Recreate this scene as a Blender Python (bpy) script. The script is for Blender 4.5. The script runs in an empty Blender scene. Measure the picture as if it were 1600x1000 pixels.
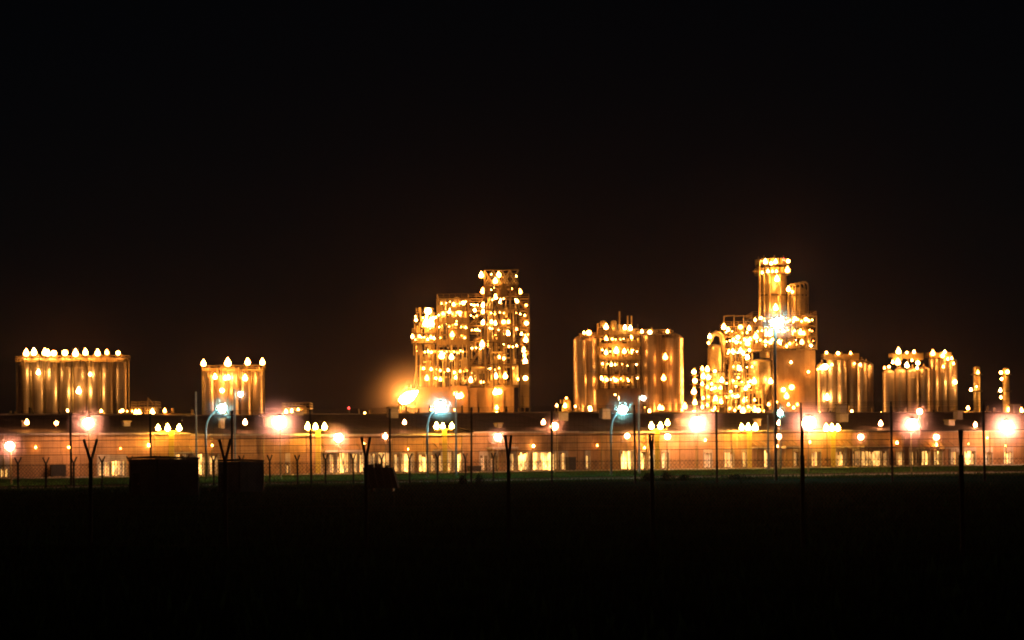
import bpy, math, random
from mathutils import Matrix, Vector
import bmesh

# ------------------------------------------------------------------ camera, sky, exposure
SC = bpy.context.scene
COL = SC.collection
F = 2986.0            # focal length in pixels of a 1600 wide picture
CAM_H = 2.75
HORIZON = 705.0
ROLL = math.radians(0.5)

cam_data = bpy.data.cameras.new('camera')
cam_data.sensor_width = 36.0
cam_data.lens = 36.0 * F / 1600.0
cam_data.shift_y = (HORIZON - 500.0) / 1600.0
cam_data.clip_start = 0.5
cam_data.clip_end = 6000
cam = bpy.data.objects.new('camera', cam_data)
cam.location = (0, 0, CAM_H)
cam.rotation_euler = (math.radians(90), ROLL, 0)
COL.objects.link(cam)
SC.camera = cam

world = bpy.data.worlds.new('World')
SC.world = world
world.use_nodes = True
wn = world.node_tree
bg = wn.nodes['Background']
sky = wn.nodes.new('ShaderNodeTexSky')
sky.sky_type = 'NISHITA'
sky.sun_disc = False
sky.sun_elevation = math.radians(50)
sky.sun_rotation = math.radians(180)
wn.links.new(sky.outputs['Color'], bg.inputs['Color'])
bg.inputs['Strength'].default_value = 0.00028

SC.view_settings.view_transform = 'Standard'
SC.view_settings.look = 'None'
SC.view_settings.exposure = 0.0
SC.view_settings.gamma = 1.0
SC.view_settings.use_curve_mapping = False
SC.render.engine = 'CYCLES'
SC.cycles.use_denoising = True
SC.cycles.max_bounces = 3
SC.cycles.diffuse_bounces = 1
SC.cycles.glossy_bounces = 1
SC.cycles.volume_bounces = 0
SC.cycles.sample_clamp_indirect = 4.0
SC.cycles.filter_width = 2.0
SC.cycles.caustics_reflective = False
SC.cycles.caustics_refractive = False

R = random.Random(11)

# ------------------------------------------------------------------ pixel to place
def unroll(px, py):
    dx, dy = px - 800.0, py - HORIZON
    c, s = math.cos(ROLL), math.sin(ROLL)
    return dx * c - dy * s, dx * s + dy * c

def W(px, py, d):
    dx, dy = unroll(px, py)
    return Vector((dx * d / F, d, CAM_H - dy * d / F))

# ------------------------------------------------------------------ materials
MATS = {}
def nodes(m):
    m.use_nodes = True
    return m.node_tree.nodes, m.node_tree.links

def surface(name, col, rough=0.7, metal=0.0, var=0.25, scale=1.5, bump=0.0, stretch=(1, 1, 1), spec=0.4, col2=None):
    if name in MATS:
        return MATS[name]
    m = bpy.data.materials.new(name)
    n, l = nodes(m)
    b = n['Principled BSDF']
    tc = n.new('ShaderNodeTexCoord')
    geo = n.new('ShaderNodeNewGeometry')
    mp = n.new('ShaderNodeMapping'); mp.inputs['Scale'].default_value = stretch
    l.new(geo.outputs['Position'], mp.inputs['Vector'])
    t = n.new('ShaderNodeTexNoise'); t.inputs['Scale'].default_value = scale
    t.inputs['Detail'].default_value = 5; t.inputs['Roughness'].default_value = 0.65
    l.new(mp.outputs['Vector'], t.inputs['Vector'])
    r = n.new('ShaderNodeValToRGB')
    lo = col2 if col2 else tuple(c * (1 - var) for c in col)
    hi = tuple(min(1, c * (1 + var)) for c in col)
    r.color_ramp.elements[0].position = 0.3; r.color_ramp.elements[0].color = (*lo, 1)
    r.color_ramp.elements[1].position = 0.7; r.color_ramp.elements[1].color = (*hi, 1)
    l.new(t.outputs['Fac'], r.inputs['Fac'])
    oi = n.new('ShaderNodeObjectInfo')
    mx = n.new('ShaderNodeHueSaturation')
    ma = n.new('ShaderNodeMapRange'); ma.inputs['To Min'].default_value = 0.82; ma.inputs['To Max'].default_value = 1.15
    l.new(oi.outputs['Random'], ma.inputs['Value'])
    l.new(ma.outputs['Result'], mx.inputs['Value'])
    l.new(r.outputs['Color'], mx.inputs['Color'])
    l.new(mx.outputs['Color'], b.inputs['Base Color'])
    b.inputs['Roughness'].default_value = rough
    b.inputs['Metallic'].default_value = metal
    b.inputs['Specular IOR Level'].default_value = spec
    if bump:
        bp = n.new('ShaderNodeBump'); bp.inputs['Strength'].default_value = bump
        l.new(t.outputs['Fac'], bp.inputs['Height'])
        l.new(bp.outputs['Normal'], b.inputs['Normal'])
    MATS[name] = m
    return m

def glow(name, col, strength, lights=True, uneven=False):
    if name in MATS:
        return MATS[name]
    m = bpy.data.materials.new(name)
    n, l = nodes(m)
    b = n['Principled BSDF']
    b.inputs['Base Color'].default_value = (0.8, 0.8, 0.8, 1)
    b.inputs['Emission Color'].default_value = (*col, 1)
    b.inputs['Emission Strength'].default_value = strength
    if uneven:
        # noise in the emission stands in for a lit interior
        geo = n.new('ShaderNodeNewGeometry')
        mp = n.new('ShaderNodeMapping'); mp.inputs['Scale'].default_value = (2.2, 2.2, 0.7)
        l.new(geo.outputs['Position'], mp.inputs['Vector'])
        t = n.new('ShaderNodeTexNoise'); t.inputs['Scale'].default_value = 1.0; t.inputs['Detail'].default_value = 3
        l.new(mp.outputs['Vector'], t.inputs['Vector'])
        mr = n.new('ShaderNodeMapRange')
        mr.inputs['From Min'].default_value = 0.36; mr.inputs['From Max'].default_value = 0.66
        mr.inputs['To Min'].default_value = strength * 0.12; mr.inputs['To Max'].default_value = strength * 1.9
        l.new(t.outputs['Fac'], mr.inputs['Value'])
        l.new(mr.outputs['Result'], b.inputs['Emission Strength'])
    if not lights:
        m.cycles.emission_sampling = 'NONE'
    MATS[name] = m
    return m

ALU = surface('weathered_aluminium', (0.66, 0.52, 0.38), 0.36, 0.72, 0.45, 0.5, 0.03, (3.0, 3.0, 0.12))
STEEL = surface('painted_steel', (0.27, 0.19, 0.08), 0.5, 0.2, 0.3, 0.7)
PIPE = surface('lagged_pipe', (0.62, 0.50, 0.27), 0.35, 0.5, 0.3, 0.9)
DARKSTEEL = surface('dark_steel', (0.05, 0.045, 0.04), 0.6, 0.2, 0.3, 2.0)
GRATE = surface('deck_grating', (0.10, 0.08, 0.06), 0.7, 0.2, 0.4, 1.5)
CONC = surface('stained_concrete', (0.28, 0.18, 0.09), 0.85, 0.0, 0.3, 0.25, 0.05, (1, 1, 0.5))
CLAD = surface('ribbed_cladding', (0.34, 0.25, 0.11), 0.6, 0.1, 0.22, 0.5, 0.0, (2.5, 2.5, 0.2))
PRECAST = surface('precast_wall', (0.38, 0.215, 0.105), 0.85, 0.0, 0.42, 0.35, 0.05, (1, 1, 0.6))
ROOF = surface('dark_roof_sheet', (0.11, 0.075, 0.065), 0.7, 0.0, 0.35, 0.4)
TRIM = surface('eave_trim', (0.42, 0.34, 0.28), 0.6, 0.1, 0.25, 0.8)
YELLOW = surface('mast_yellow', (0.72, 0.55, 0.08), 0.5, 0.0, 0.2, 0.8)
GALV = surface('galvanised_pole', (0.30, 0.31, 0.28), 0.5, 0.2, 0.2, 1.0)
POSTM = surface('dark_weathered_post', (0.045, 0.042, 0.038), 0.9, 0.0, 0.35, 3.0)
WIREM = surface('rusty_wire', (0.07, 0.05, 0.04), 0.7, 0.3, 0.3, 3.0)
HUT = surface('dark_corrugated_sheet', (0.14, 0.15, 0.13), 0.7, 0.1, 0.35, 0.8)
HUTROOF = surface('tarred_roof', (0.025, 0.025, 0.025), 0.9, 0.0, 0.3, 1.5)
DIRT = surface('dark_field_soil', (0.02, 0.055, 0.034), 0.95, 0, 0.4, 0.25, 0.3, spec=0.0)
VERGE = surface('mown_verge', (0.05, 0.11, 0.025), 0.95, 0, 0.5, 0.22, 0.3, spec=0.0)
ROADM = surface('pale_gravel_road', (0.60, 0.50, 0.36), 0.9, 0, 0.3, 0.5, 0.2, spec=0.2)
APRON = surface('worn_apron_asphalt', (0.20, 0.16, 0.12), 0.85, 0, 0.35, 0.3, 0.1)
BLADE = surface('dry_grass_blade', (0.016, 0.045, 0.026), 0.9, 0, 0.5, 0.4, spec=0.0)
def blade(name, col, var=0.4):
    m = bpy.data.materials.new(name)
    n, l = nodes(m)
    n.remove(n['Principled BSDF'])
    geo = n.new('ShaderNodeNewGeometry')
    t = n.new('ShaderNodeTexNoise'); t.inputs['Scale'].default_value = 0.3; t.inputs['Detail'].default_value = 4
    l.new(geo.outputs['Position'], t.inputs['Vector'])
    r = n.new('ShaderNodeValToRGB')
    r.color_ramp.elements[0].position = 0.35; r.color_ramp.elements[0].color = (*[c * (1 - var) for c in col], 1)
    r.color_ramp.elements[1].position = 0.65; r.color_ramp.elements[1].color = (*[c * (1 + var) for c in col], 1)
    l.new(t.outputs['Fac'], r.inputs['Fac'])
    d = n.new('ShaderNodeBsdfDiffuse'); tr = n.new('ShaderNodeBsdfTranslucent'); mx = n.new('ShaderNodeMixShader')
    mx.inputs['Fac'].default_value = 0.5
    l.new(r.outputs['Color'], d.inputs['Color']); l.new(r.outputs['Color'], tr.inputs['Color'])
    l.new(d.outputs['BSDF'], mx.inputs[1]); l.new(tr.outputs['BSDF'], mx.inputs[2])
    l.new(mx.outputs['Shader'], n['Material Output'].inputs['Surface'])
    return m
FIELDBLADE = blade('field_grass_blade', (0.025, 0.065, 0.03), 0.5)
VERGEBLADE = blade('verge_grass_blade', (0.085, 0.16, 0.045), 0.5)
LEAF = surface('yellow_green_leaf', (0.22, 0.19, 0.05), 0.8, 0, 0.4, 4.0, spec=0.2)
STRIPDIM = surface('translucent_strip', (0.5, 0.38, 0.22), 0.5, 0, 0.3, 1.0)

SODIUM = (1.0, 0.36, 0.065)
G_WARM = glow('sodium_lamp_glow', SODIUM, 82)
G_WARM2 = glow('aged_sodium_lamp_glow', (1.0, 0.30, 0.045), 45)
G_WARM3 = glow('fresh_sodium_lamp_glow', (1.0, 0.46, 0.12), 85)
G_WARMDIM = glow('sodium_bulkhead_glow', (1.0, 0.52, 0.12), 7)
G_PINK = glow('high_pressure_lamp_glow', (1.0, 0.42, 0.21), 190)
G_MED = glow('warm_flood_glow', (1.0, 0.36, 0.13), 90)
G_YELL = glow('yellow_mast_lamp_glow', (1.0, 0.48, 0.06), 280)
G_COOL = glow('mercury_lamp_glow', (0.38, 0.92, 0.92), 220)
G_FLAME = glow('flare_flame_glow', (1.0, 0.37, 0.07), 380)
G_RED = glow('red_beacon_glow', (1.0, 0.03, 0.05), 5, False)
G_DOORHI = glow('lit_doorway_bright', (1.0, 0.52, 0.12), 3.6, False, True)
G_DOORMD = glow('lit_doorway_warm', (1.0, 0.48, 0.11), 1.3, False, True)
G_DOORLO = glow('lit_doorway_dim', (1.0, 0.42, 0.09), 0.4, False, True)

def halo_volume(name, col, density):
    """added scattering ball that gives a lamp or flame its halo"""
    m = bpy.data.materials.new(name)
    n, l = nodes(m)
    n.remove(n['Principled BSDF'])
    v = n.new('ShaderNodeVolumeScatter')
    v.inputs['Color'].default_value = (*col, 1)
    # densest at the centre, fading to nothing as a glare halo does
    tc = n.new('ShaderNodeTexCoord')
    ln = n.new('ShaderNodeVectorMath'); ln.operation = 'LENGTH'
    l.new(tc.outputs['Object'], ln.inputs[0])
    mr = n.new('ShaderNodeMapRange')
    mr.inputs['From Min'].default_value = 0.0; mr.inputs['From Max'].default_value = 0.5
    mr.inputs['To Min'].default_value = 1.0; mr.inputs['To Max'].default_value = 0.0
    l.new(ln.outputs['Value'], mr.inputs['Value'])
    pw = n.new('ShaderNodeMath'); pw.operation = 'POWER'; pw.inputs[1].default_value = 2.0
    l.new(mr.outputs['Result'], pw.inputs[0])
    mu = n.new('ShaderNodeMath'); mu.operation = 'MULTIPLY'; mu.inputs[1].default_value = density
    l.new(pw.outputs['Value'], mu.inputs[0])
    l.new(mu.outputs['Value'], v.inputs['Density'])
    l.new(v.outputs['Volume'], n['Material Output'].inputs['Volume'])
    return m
HALO_WARM = halo_volume('lamp_halo_warm', (0.95, 0.62, 0.72), 0.30)  # added halo balls round the bulbs, no part of the fittings
HALO_COOL = halo_volume('lamp_halo_cool', (0.75, 0.95, 0.95), 0.16)

# ------------------------------------------------------------------ object helpers
MW = {}
MESH = {}

def link(name, data, M, parent=None):
    o = bpy.data.objects.new(name, data)
    COL.objects.link(o)
    if parent is not None:
        o.parent = parent
        o.matrix_parent_inverse = MW[parent].inverted()
    o.matrix_basis = M
    MW[o] = M.copy()
    return o

LABELS = set()
def tag(o, label, cat, group=None):
    o['label'] = label
    o['kind'] = o.get('kind', 'thing')
    o['category'] = cat
    if group:
        o['group'] = group
    LABELS.add(label)
    return o

def thing(name, label, cat, loc, rz=0.0, group=None):
    M = Matrix.Translation(Vector(loc)) @ Matrix.Rotation(rz, 4, 'Z')
    o = link(name, None, M)
    o.empty_display_size = 0.3
    return tag(o, label, cat, group)

def bm_mesh(name, bm, mat, smooth=False):
    me = bpy.data.meshes.new(name)
    bm.to_mesh(me); bm.free()
    me.materials.append(mat)
    if smooth:
        me.polygons.foreach_set('use_smooth', [True] * len(me.polygons))
    return me

def ubox(mat):
    k = ('box', mat.name)
    if k not in MESH:
        bm = bmesh.new(); bmesh.ops.create_cube(bm, size=1.0)
        MESH[k] = bm_mesh('unit_box', bm, mat)
    return MESH[k]

def ucyl(mat, n=10, taper=1.0):
    k = ('cyl', mat.name, n, taper)
    if k not in MESH:
        bm = bmesh.new()
        bmesh.ops.create_cone(bm, cap_ends=True, segments=n, radius1=1.0, radius2=taper, depth=1.0)
        me = bm_mesh('unit_round', bm, mat)
        for p in me.polygons:
            p.use_smooth = len(p.vertices) == 4
        MESH[k] = me
    return MESH[k]

def lathe(key, prof, mat, n=20):
    """profile of (radius, z) turned about z; radius 0 ends close to a point"""
    if key in MESH:
        return MESH[key]
    vs, fs = [], []
    rings = []
    for r, z in prof:
        if r < 1e-6:
            rings.append([len(vs)]); vs.append((0, 0, z))
        else:
            rings.append(list(range(len(vs), len(vs) + n)))
            for i in range(n):
                a = 2 * math.pi * i / n
                vs.append((r * math.cos(a), r * math.sin(a), z))
    for a, b in zip(rings[:-1], rings[1:]):
        for i in range(n):
            j = (i + 1) % n
            if len(a) == 1 and len(b) == 1:
                continue
            if len(a) == 1:
                fs.append((a[0], b[j], b[i]))
            elif len(b) == 1:
                fs.append((a[i], a[j], b[0]))
            else:
                fs.append((a[i], a[j], b[j], b[i]))
    me = bpy.data.meshes.new(key if isinstance(key, str) else 'turned')
    me.from_pydata(vs, [], fs)
    me.materials.append(mat)
    me.polygons.foreach_set('use_smooth', [True] * len(me.polygons))
    me.update()
    MESH[key] = me
    return me

def box(name, parent, x, y, z, mat, T=None):
    M = Matrix.Translation(((x[0] + x[1]) / 2, (y[0] + y[1]) / 2, (z[0] + z[1]) / 2)) @ \
        Matrix.Diagonal((abs(x[1] - x[0]), abs(y[1] - y[0]), abs(z[1] - z[0]), 1))
    if T is not None:
        M = T @ M
    return link(name, ubox(mat), M, parent)

def span(p, q):
    p, q = Vector(p), Vector(q)
    d = q - p
    rot = d.to_track_quat('Z', 'Y').to_matrix().to_4x4()
    return Matrix.Translation((p + q) / 2) @ rot, d.length

def bar(name, parent, p, q, w, mat, T=None):
    M, ln = span(p, q)
    M = M @ Matrix.Diagonal((w, w, ln, 1))
    if T is not None:
        M = T @ M
    return link(name, ubox(mat), M, parent)

def pipe(name, parent, p, q, r, mat, n=10, T=None, taper=1.0):
    M, ln = span(p, q)
    M = M @ Matrix.Diagonal((r, r, ln, 1))
    if T is not None:
        M = T @ M
    return link(name, ucyl(mat, n, taper), M, parent)

def tube_mesh(key, pts, r, mat, n=8):
    if key in MESH:
        return MESH[key]
    vs, fs = [], []
    pts = [Vector(p) for p in pts]
    for i, p in enumerate(pts):
        d = (pts[min(i + 1, len(pts) - 1)] - pts[max(i - 1, 0)]).normalized()
        q = d.to_track_quat('Z', 'Y')
        rr = r[i] if isinstance(r, (list, tuple)) else r
        for k in range(n):
            a = 2 * math.pi * k / n
            vs.append(p + q @ Vector((rr * math.cos(a), rr * math.sin(a), 0)))
    for i in range(len(pts) - 1):
        for k in range(n):
            j = (k + 1) % n
            fs.append((i * n + k, i * n + j, (i + 1) * n + j, (i + 1) * n + k))
    fs.append(tuple(range(n - 1, -1, -1)))
    fs.append(tuple(range((len(pts) - 1) * n, len(pts) * n)))
    me = bpy.data.meshes.new('bent_tube')
    me.from_pydata([tuple(v) for v in vs], [], fs)
    me.materials.append(mat)
    me.polygons.foreach_set('use_smooth', [True] * len(me.polygons))
    MESH[key] = me
    return me

def sticks(name, parent, segs, w, mat, kind=None, M=None):
    """many thin square sticks joined into one part (rails, wires)"""
    vs, fs = [], []
    for p, q in segs:
        p, q = Vector(p), Vector(q)
        d = (q - p)
        if d.length < 1e-6:
            continue
        t = d.to_track_quat('Z', 'Y')
        k = len(vs)
        for e in (p, q):
            for sx, sy in ((-1, -1), (1, -1), (1, 1), (-1, 1)):
                vs.append(tuple(e + t @ Vector((sx * w / 2, sy * w / 2, 0))))
        for i in range(4):
            j = (i + 1) % 4
            fs.append((k + i, k + j, k + 4 + j, k + 4 + i))
    me = bpy.data.meshes.new(name)
    me.from_pydata(vs, [], fs)
    me.materials.append(mat)
    o = link(name, me, M if M is not None else Matrix.Identity(4), parent)
    if kind:
        o['kind'] = kind
    return o

# lamp globes, sized and shaped to their bloom ---------------------------------------------------------------
DROP = [(0, -0.52), (0.26, -0.47), (0.43, -0.33), (0.50, -0.12), (0.44, 0.12), (0.30, 0.36), (0.16, 0.60), (0.06, 0.80), (0, 0.86)]  # teardrop outline copies a lamp's glint and bloom
BALL = [(0, -0.5), (0.30, -0.40), (0.47, -0.17), (0.5, 0.0), (0.47, 0.17), (0.30, 0.40), (0, 0.5)]
def fitting_mesh():
    if 'fitting' in MESH:
        return MESH['fitting']
    bm = bmesh.new()
    def cone(r1, r2, z0, z1):
        bmesh.ops.create_cone(bm, cap_ends=True, segments=8, radius1=r1, radius2=r2, depth=z1 - z0,
                              matrix=Matrix.Translation((0, 0, (z0 + z1) / 2)))
    cone(0.07, 0.07, -1.2, -0.62)
    cone(0.16, 0.22, -0.66, -0.53)
    MESH['fitting'] = bm_mesh('lamp_fitting', bm, STEEL)
    return MESH['fitting']

def lamp(parent, pos, size, mat, drop=True):
    """a post-top lantern: holder with stem, glowing head swollen to the size of its bloom"""
    size *= 0.74 * R.uniform(0.85, 1.15)
    if mat is G_WARM:
        mat = R.choice((G_WARM, G_WARM, G_WARM, G_WARM2, G_WARM3))
        drop = R.random() < 0.72
    M = Matrix.Translation(pos) @ Matrix.Scale(size, 4)
    a = link('lamp', fitting_mesh(), M, parent)
    g = lathe(('bloom_globe', mat.name, drop), DROP if drop else BALL, mat, 10)
    link('bloom_globe', g, M, a)
    return a

def plamp(parent, px, py, d, wpx=9.0, mat=None, drop=True):
    if parent.name.split('.')[0] in ('process_tower', 'elevated_module', 'central_frame', 'platform_frame', 'piping_frame', 'bridge_frame', 'stair_tower'):
        d += R.choice((0.0, 1.2, 2.2, 3.5))
    return lamp(parent, W(px, py, d), wpx * d / F, mat or G_WARM, drop)

ORD = ['first', 'second', 'third', 'fourth', 'fifth', 'sixth', 'seventh', 'eighth', 'ninth', 'tenth', 'eleventh', 'twelfth', 'thirteenth', 'fourteenth', 'fifteenth']

# ------------------------------------------------------------------ the ground
def sheet(name, pts, z, mat):
    me = bpy.data.meshes.new(name)
    me.from_pydata([(p[0], p[1], z) for p in pts], [], [tuple(range(len(pts)))])
    me.materials.append(mat)
    o = link(name, me, Matrix.Identity(4))
    o['kind'] = 'structure'
    return o

sheet('ground', [(-900, -40), (900, -40), (900, 1500), (-900, 1500)], 0.0, DIRT)

FA = Vector(((-150 - 800) / F * 235, 235, 0))     # warehouse front runs from FA to FB
FB = Vector(((1750 - 800) / F * 312, 312, 0))
FDIR = (FB - FA).normalized()
FBACK = Vector((-FDIR.y, FDIR.x, 0))
FANG = math.atan2(FDIR.y, FDIR.x)

def on_front(px, off=0.0):
    """distance along the warehouse front, and world point, where a picture column meets it (off metres in front)"""
    t = unroll(px, HORIZON)[0] / F
    a = FA - FBACK * off
    # a + u*FDIR lies on x = t*y
    u = (t * a.y - a.x) / (FDIR.x - t * FDIR.y)
    return u, a + FDIR * u

def line_pt(px, d):
    return (unroll(px, HORIZON)[0] * d / F, d)

edgeL, edgeR = line_pt(-200, 140), line_pt(1800, 192)
u0 = FA - FDIR * 40 + FBACK * 2
u1 = FB + FDIR * 40 + FBACK * 2
sheet('verge', [edgeL, edgeR, (u1.x, u1.y), (u0.x, u0.y)], 0.004, VERGE)
sheet('road', [line_pt(-200, 150), line_pt(1800, 206), line_pt(1800, 222), line_pt(-200, 159)], 0.008, ROADM)
a0, a1 = FA - FDIR * 40 - FBACK * 16, FB + FDIR * 40 - FBACK * 16
sheet('apron', [(a0.x, a0.y), (a1.x, a1.y), (u1.x, u1.y), (u0.x, u0.y)], 0.012, APRON)
# kerb along the far edge of the road, a real step of stones
kl, kr = Vector((*line_pt(-200, 159.2), 0)), Vector((*line_pt(1800, 222.2), 0))
kd = (kr - kl); kn = int(kd.length / 3.0); kang = math.atan2(kd.y, kd.x)
KT = Matrix.Translation(kl) @ Matrix.Rotation(kang, 4, 'Z')
kerb = link('kerb', ubox(CONC), KT @ Matrix.Translation((kd.length / 2, 0.32, 0.03)) @ Matrix.Diagonal((kd.length, 0.12, 0.10, 1)))
kerb['kind'] = 'structure'
for i in range(kn):
    box('kerb_stone', kerb, (i * 3.0 + 0.01, i * 3.0 + 2.98), (0.02, 0.25), (0.0, 0.13), CONC, KT)

# grass blades: field fringe and verge
def grass(name, n, area, hmin, hmax, mat, seed):
    r = random.Random(seed)
    vs, fs = [], []
    for i in range(n):
        x, y = area(r)
        h = r.uniform(hmin, hmax) * (1 + (r.random() < 0.06) * 0.9)
        a = r.uniform(0, math.pi)
        w = h * r.uniform(0.10, 0.22)
        lx, ly = r.uniform(-0.4, 0.4) * h, r.uniform(-0.4, 0.4) * h
        k = len(vs)
        vs += [(x - w * math.cos(a), y - w * math.sin(a), 0), (x + w * math.cos(a), y + w * math.sin(a), 0), (x + lx, y + ly, h)]
        fs.append((k, k + 1, k + 2))
    me = bpy.data.meshes.new(name)
    me.from_pydata(vs, [], fs)
    me.materials.append(mat)
    o = link(name, me, Matrix.Identity(4))
    o['kind'] = 'stuff'
    return o

def edge_d(px):
    return 140 + (px + 200) / 2000 * 52
def a_edge(r):
    px = r.uniform(-60, 1660); d = edge_d(px) + r.gauss(-1, 2.2)
    return line_pt(px, d)
def a_field(r):
    d = 25 * (150 / 25) ** r.random(); px = r.uniform(-60, 1660)
    return line_pt(px, d)
def a_verge(r):
    px = r.uniform(-60, 1660); d = edge_d(px) + r.choice((r.uniform(0, 8), r.uniform(22 + px * 0.005, 66), r.uniform(22 + px * 0.005, 66)))
    x, y = line_pt(px, d)
    return x, y
g = grass('grass', 60000, a_field, 0.08, 0.26, FIELDBLADE, 3); tag(g, 'dark rough grass over the unlit field in front of the plant', 'grass')
g = grass('weeds', 9000, a_edge, 0.06, 0.2, FIELDBLADE, 4); tag(g, 'ragged weeds standing along the edge between dark field and lit verge', 'weeds')
g = grass('verge_grass', 60000, a_verge, 0.07, 0.24, VERGEBLADE, 5); tag(g, 'short green grass on the lamplit verge by the road', 'grass')

# ------------------------------------------------------------------ warehouses
def warehouse(px0, px1, eave_py, ridge_py, doors, canopies, label, tallspan=22.0):
    uA, pA = on_front(px0); uB, pB = on_front(px1)
    L = uB - uA
    T = Matrix.Translation(pA) @ Matrix.Rotation(FANG, 4, 'Z')
    t = link('warehouse', None, T)
    tag(t, label, 'warehouse', 'low warehouses in front of the plant')
    pm = (pA + pB) / 2
    s = F / pm.y
    dyr = unroll((px0 + px1) / 2, eave_py)[1]
    eave = CAM_H - dyr / s
    pr = pm + FBACK * tallspan
    ridge = CAM_H - unroll((px0 + px1) / 2, ridge_py)[1] / (F / pr.y)
    split = 2.75
    # doors as intervals along the front
    dl = []
    for (a, b, top, mats) in doors:
        ua, ub = on_front(a)[0] - uA, on_front(b)[0] - uA
        zt = CAM_H - unroll((a + b) / 2, top)[1] / (F / on_front((a + b) / 2)[1].y)
        dl.append((ua, ub, min(zt, split - 0.03), mats))
    dl.sort()
    free = []; cur = 0.0
    for ua, ub, zt, _ in dl:
        if ua > cur:
            free.append((cur, ua))
        cur = max(cur, ub)
    if cur < L:
        free.append((cur, L))
    for a, b in free:
        n = max(1, round((b - a) / 2.4)); w = (b - a) / n
        for i in range(n):
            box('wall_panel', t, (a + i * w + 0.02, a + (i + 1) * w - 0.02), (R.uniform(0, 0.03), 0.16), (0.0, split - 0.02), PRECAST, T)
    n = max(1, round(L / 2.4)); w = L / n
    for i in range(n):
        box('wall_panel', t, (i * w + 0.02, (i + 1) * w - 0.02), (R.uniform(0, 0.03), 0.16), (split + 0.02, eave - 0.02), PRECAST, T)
    box('inner_wall', t, (0, L), (1.6, 1.8), (0, eave - 0.1), PRECAST, T)
    box('end_wall', t, (-0.03, 0.15), (0.2, tallspan * 2), (0, eave - 0.05), PRECAST, T)
    box('end_wall', t, (L - 0.15, L - 0.03), (0.2, tallspan * 2), (0, eave - 0.05), PRECAST, T)
    # roof sheets
    ns = max(1, round(L / 3.2)); ws = L / ns
    ln = math.hypot(tallspan + 0.5, ridge - eave); ang = math.atan2(ridge - eave, tallspan + 0.5)
    for i in range(ns):
        for side in (0, 1):
            if side == 0:
                m = Matrix.Translation(((i + 0.5) * ws, -0.5, eave + 0.06 + R.uniform(0, 0.02))) @ Matrix.Rotation(ang, 4, 'X')
            else:
                m = Matrix.Translation(((i + 0.5) * ws, 2 * tallspan + 0.5, eave + 0.06)) @ Matrix.Rotation(math.pi, 4, 'Z') @ Matrix.Rotation(ang, 4, 'X')
            link('roof_sheet', ubox(ROOF), T @ m @ Matrix.Translation((0, ln / 2, 0)) @ Matrix.Diagonal((ws - 0.05, ln, 0.08, 1)), t)
    box('gutter', t, (0, L), (-0.62, -0.45), (eave - 0.14, eave + 0.06), TRIM, T)
    box('ridge_cap', t, (0, L), (tallspan - 0.4, tallspan + 0.4), (ridge + 0.06, ridge + 0.24), ROOF, T)
    # doorways
    for ua, ub, zt, mats in dl:
        fr = box('doorway', t, (ua - 0.12, ub + 0.12), (-0.06, 0.25), (zt, split), TRIM, T)
        box('jamb', fr, (ua - 0.14, ua + 0.02), (-0.08, 0.3), (0, zt), TRIM, T)
        box('jamb', fr, (ub - 0.02, ub + 0.14), (-0.08, 0.3), (0, zt), TRIM, T)
        nn = max(2, round((ub - ua) / 0.3)); wd = (ub - ua) / nn
        for i in range(nn):
            e = abs((i + 0.5) / nn - 0.5) * 2 + R.uniform(-0.25, 0.25)
            ch = R.choice(mats)
            if e > 0.7: ch = {'h': 'm', 'm': 'l', 'l': '-'}[ch]
            if R.random() < 0.15: ch = 'l'
            mm = {'h': G_DOORHI, 'm': G_DOORMD, 'l': G_DOORLO, '-': STRIPDIM}[ch]  # strips glow themselves in place of a lit room behind
            box('curtain_strip', fr, (ua + i * wd + 0.02, ua + (i + R.uniform(0.7, 1.0)) * wd - 0.02), (0.42 + R.uniform(-0.05, 0.05), 0.5), (0.02 + R.uniform(0, 0.15), zt - 0.02 - R.choice((0, 0, R.uniform(0, 0.5)))), mm, T)
    # rainwater pipes, roof vents, small wall lamps
    k = R.uniform(2, 5)
    while k < L - 1:
        pipe('downpipe', t, (k, -0.2, 0), (k, -0.2, eave - 0.1), 0.09, STEEL, 8, T)
        k += R.uniform(6, 11)
    k = R.uniform(2, 6)
    while k < L - 2:
        v_ = R.uniform(3, tallspan); zr = eave + (ridge - eave) * v_ / tallspan
        hh = R.uniform(0.6, 1.7); ww_ = R.uniform(0.5, 1.6)
        ve = box('roof_vent', t, (k, k + ww_), (v_, v_ + 1.2), (zr, zr + hh), TRIM, T)
        box('vent_cap', ve, (k - 0.15, k + ww_ + 0.15), (v_ - 0.15, v_ + 1.35), (zr + hh, zr + hh + 0.15), STEEL, T)
        k += R.uniform(5, 14)
    k = R.uniform(1, 4)
    while k < L - 1:
        if R.random() < 0.6:
            lamp(t, T @ Vector((k, -0.6, R.uniform(2.9, 4.2))), R.uniform(0.22, 0.5), G_WARM)
        k += R.uniform(3.5, 8)
    for (a, b, py) in canopies:
        ua, ub = on_front(a)[0] - uA, on_front(b)[0] - uA
        zc = CAM_H - unroll((a + b) / 2, py)[1] / (F / on_front((a + b) / 2)[1].y)
        c = box('canopy', t, (ua, ub), (-2.2, -0.05), (zc - 0.14, zc + 0.14), TRIM, T)
        for q in range(3):
            uu = ua + (ub - ua) * (q + 0.08) / 2.2
            bar('canopy_stay', c, (uu, -2.0, zc + 0.14), (uu, -0.1, zc + 1.1), 0.07, STEEL, T)
            bar('canopy_post', c, (uu, -2.05, 0), (uu, -2.05, zc - 0.14), 0.10, STEEL, T)
    return t

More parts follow.
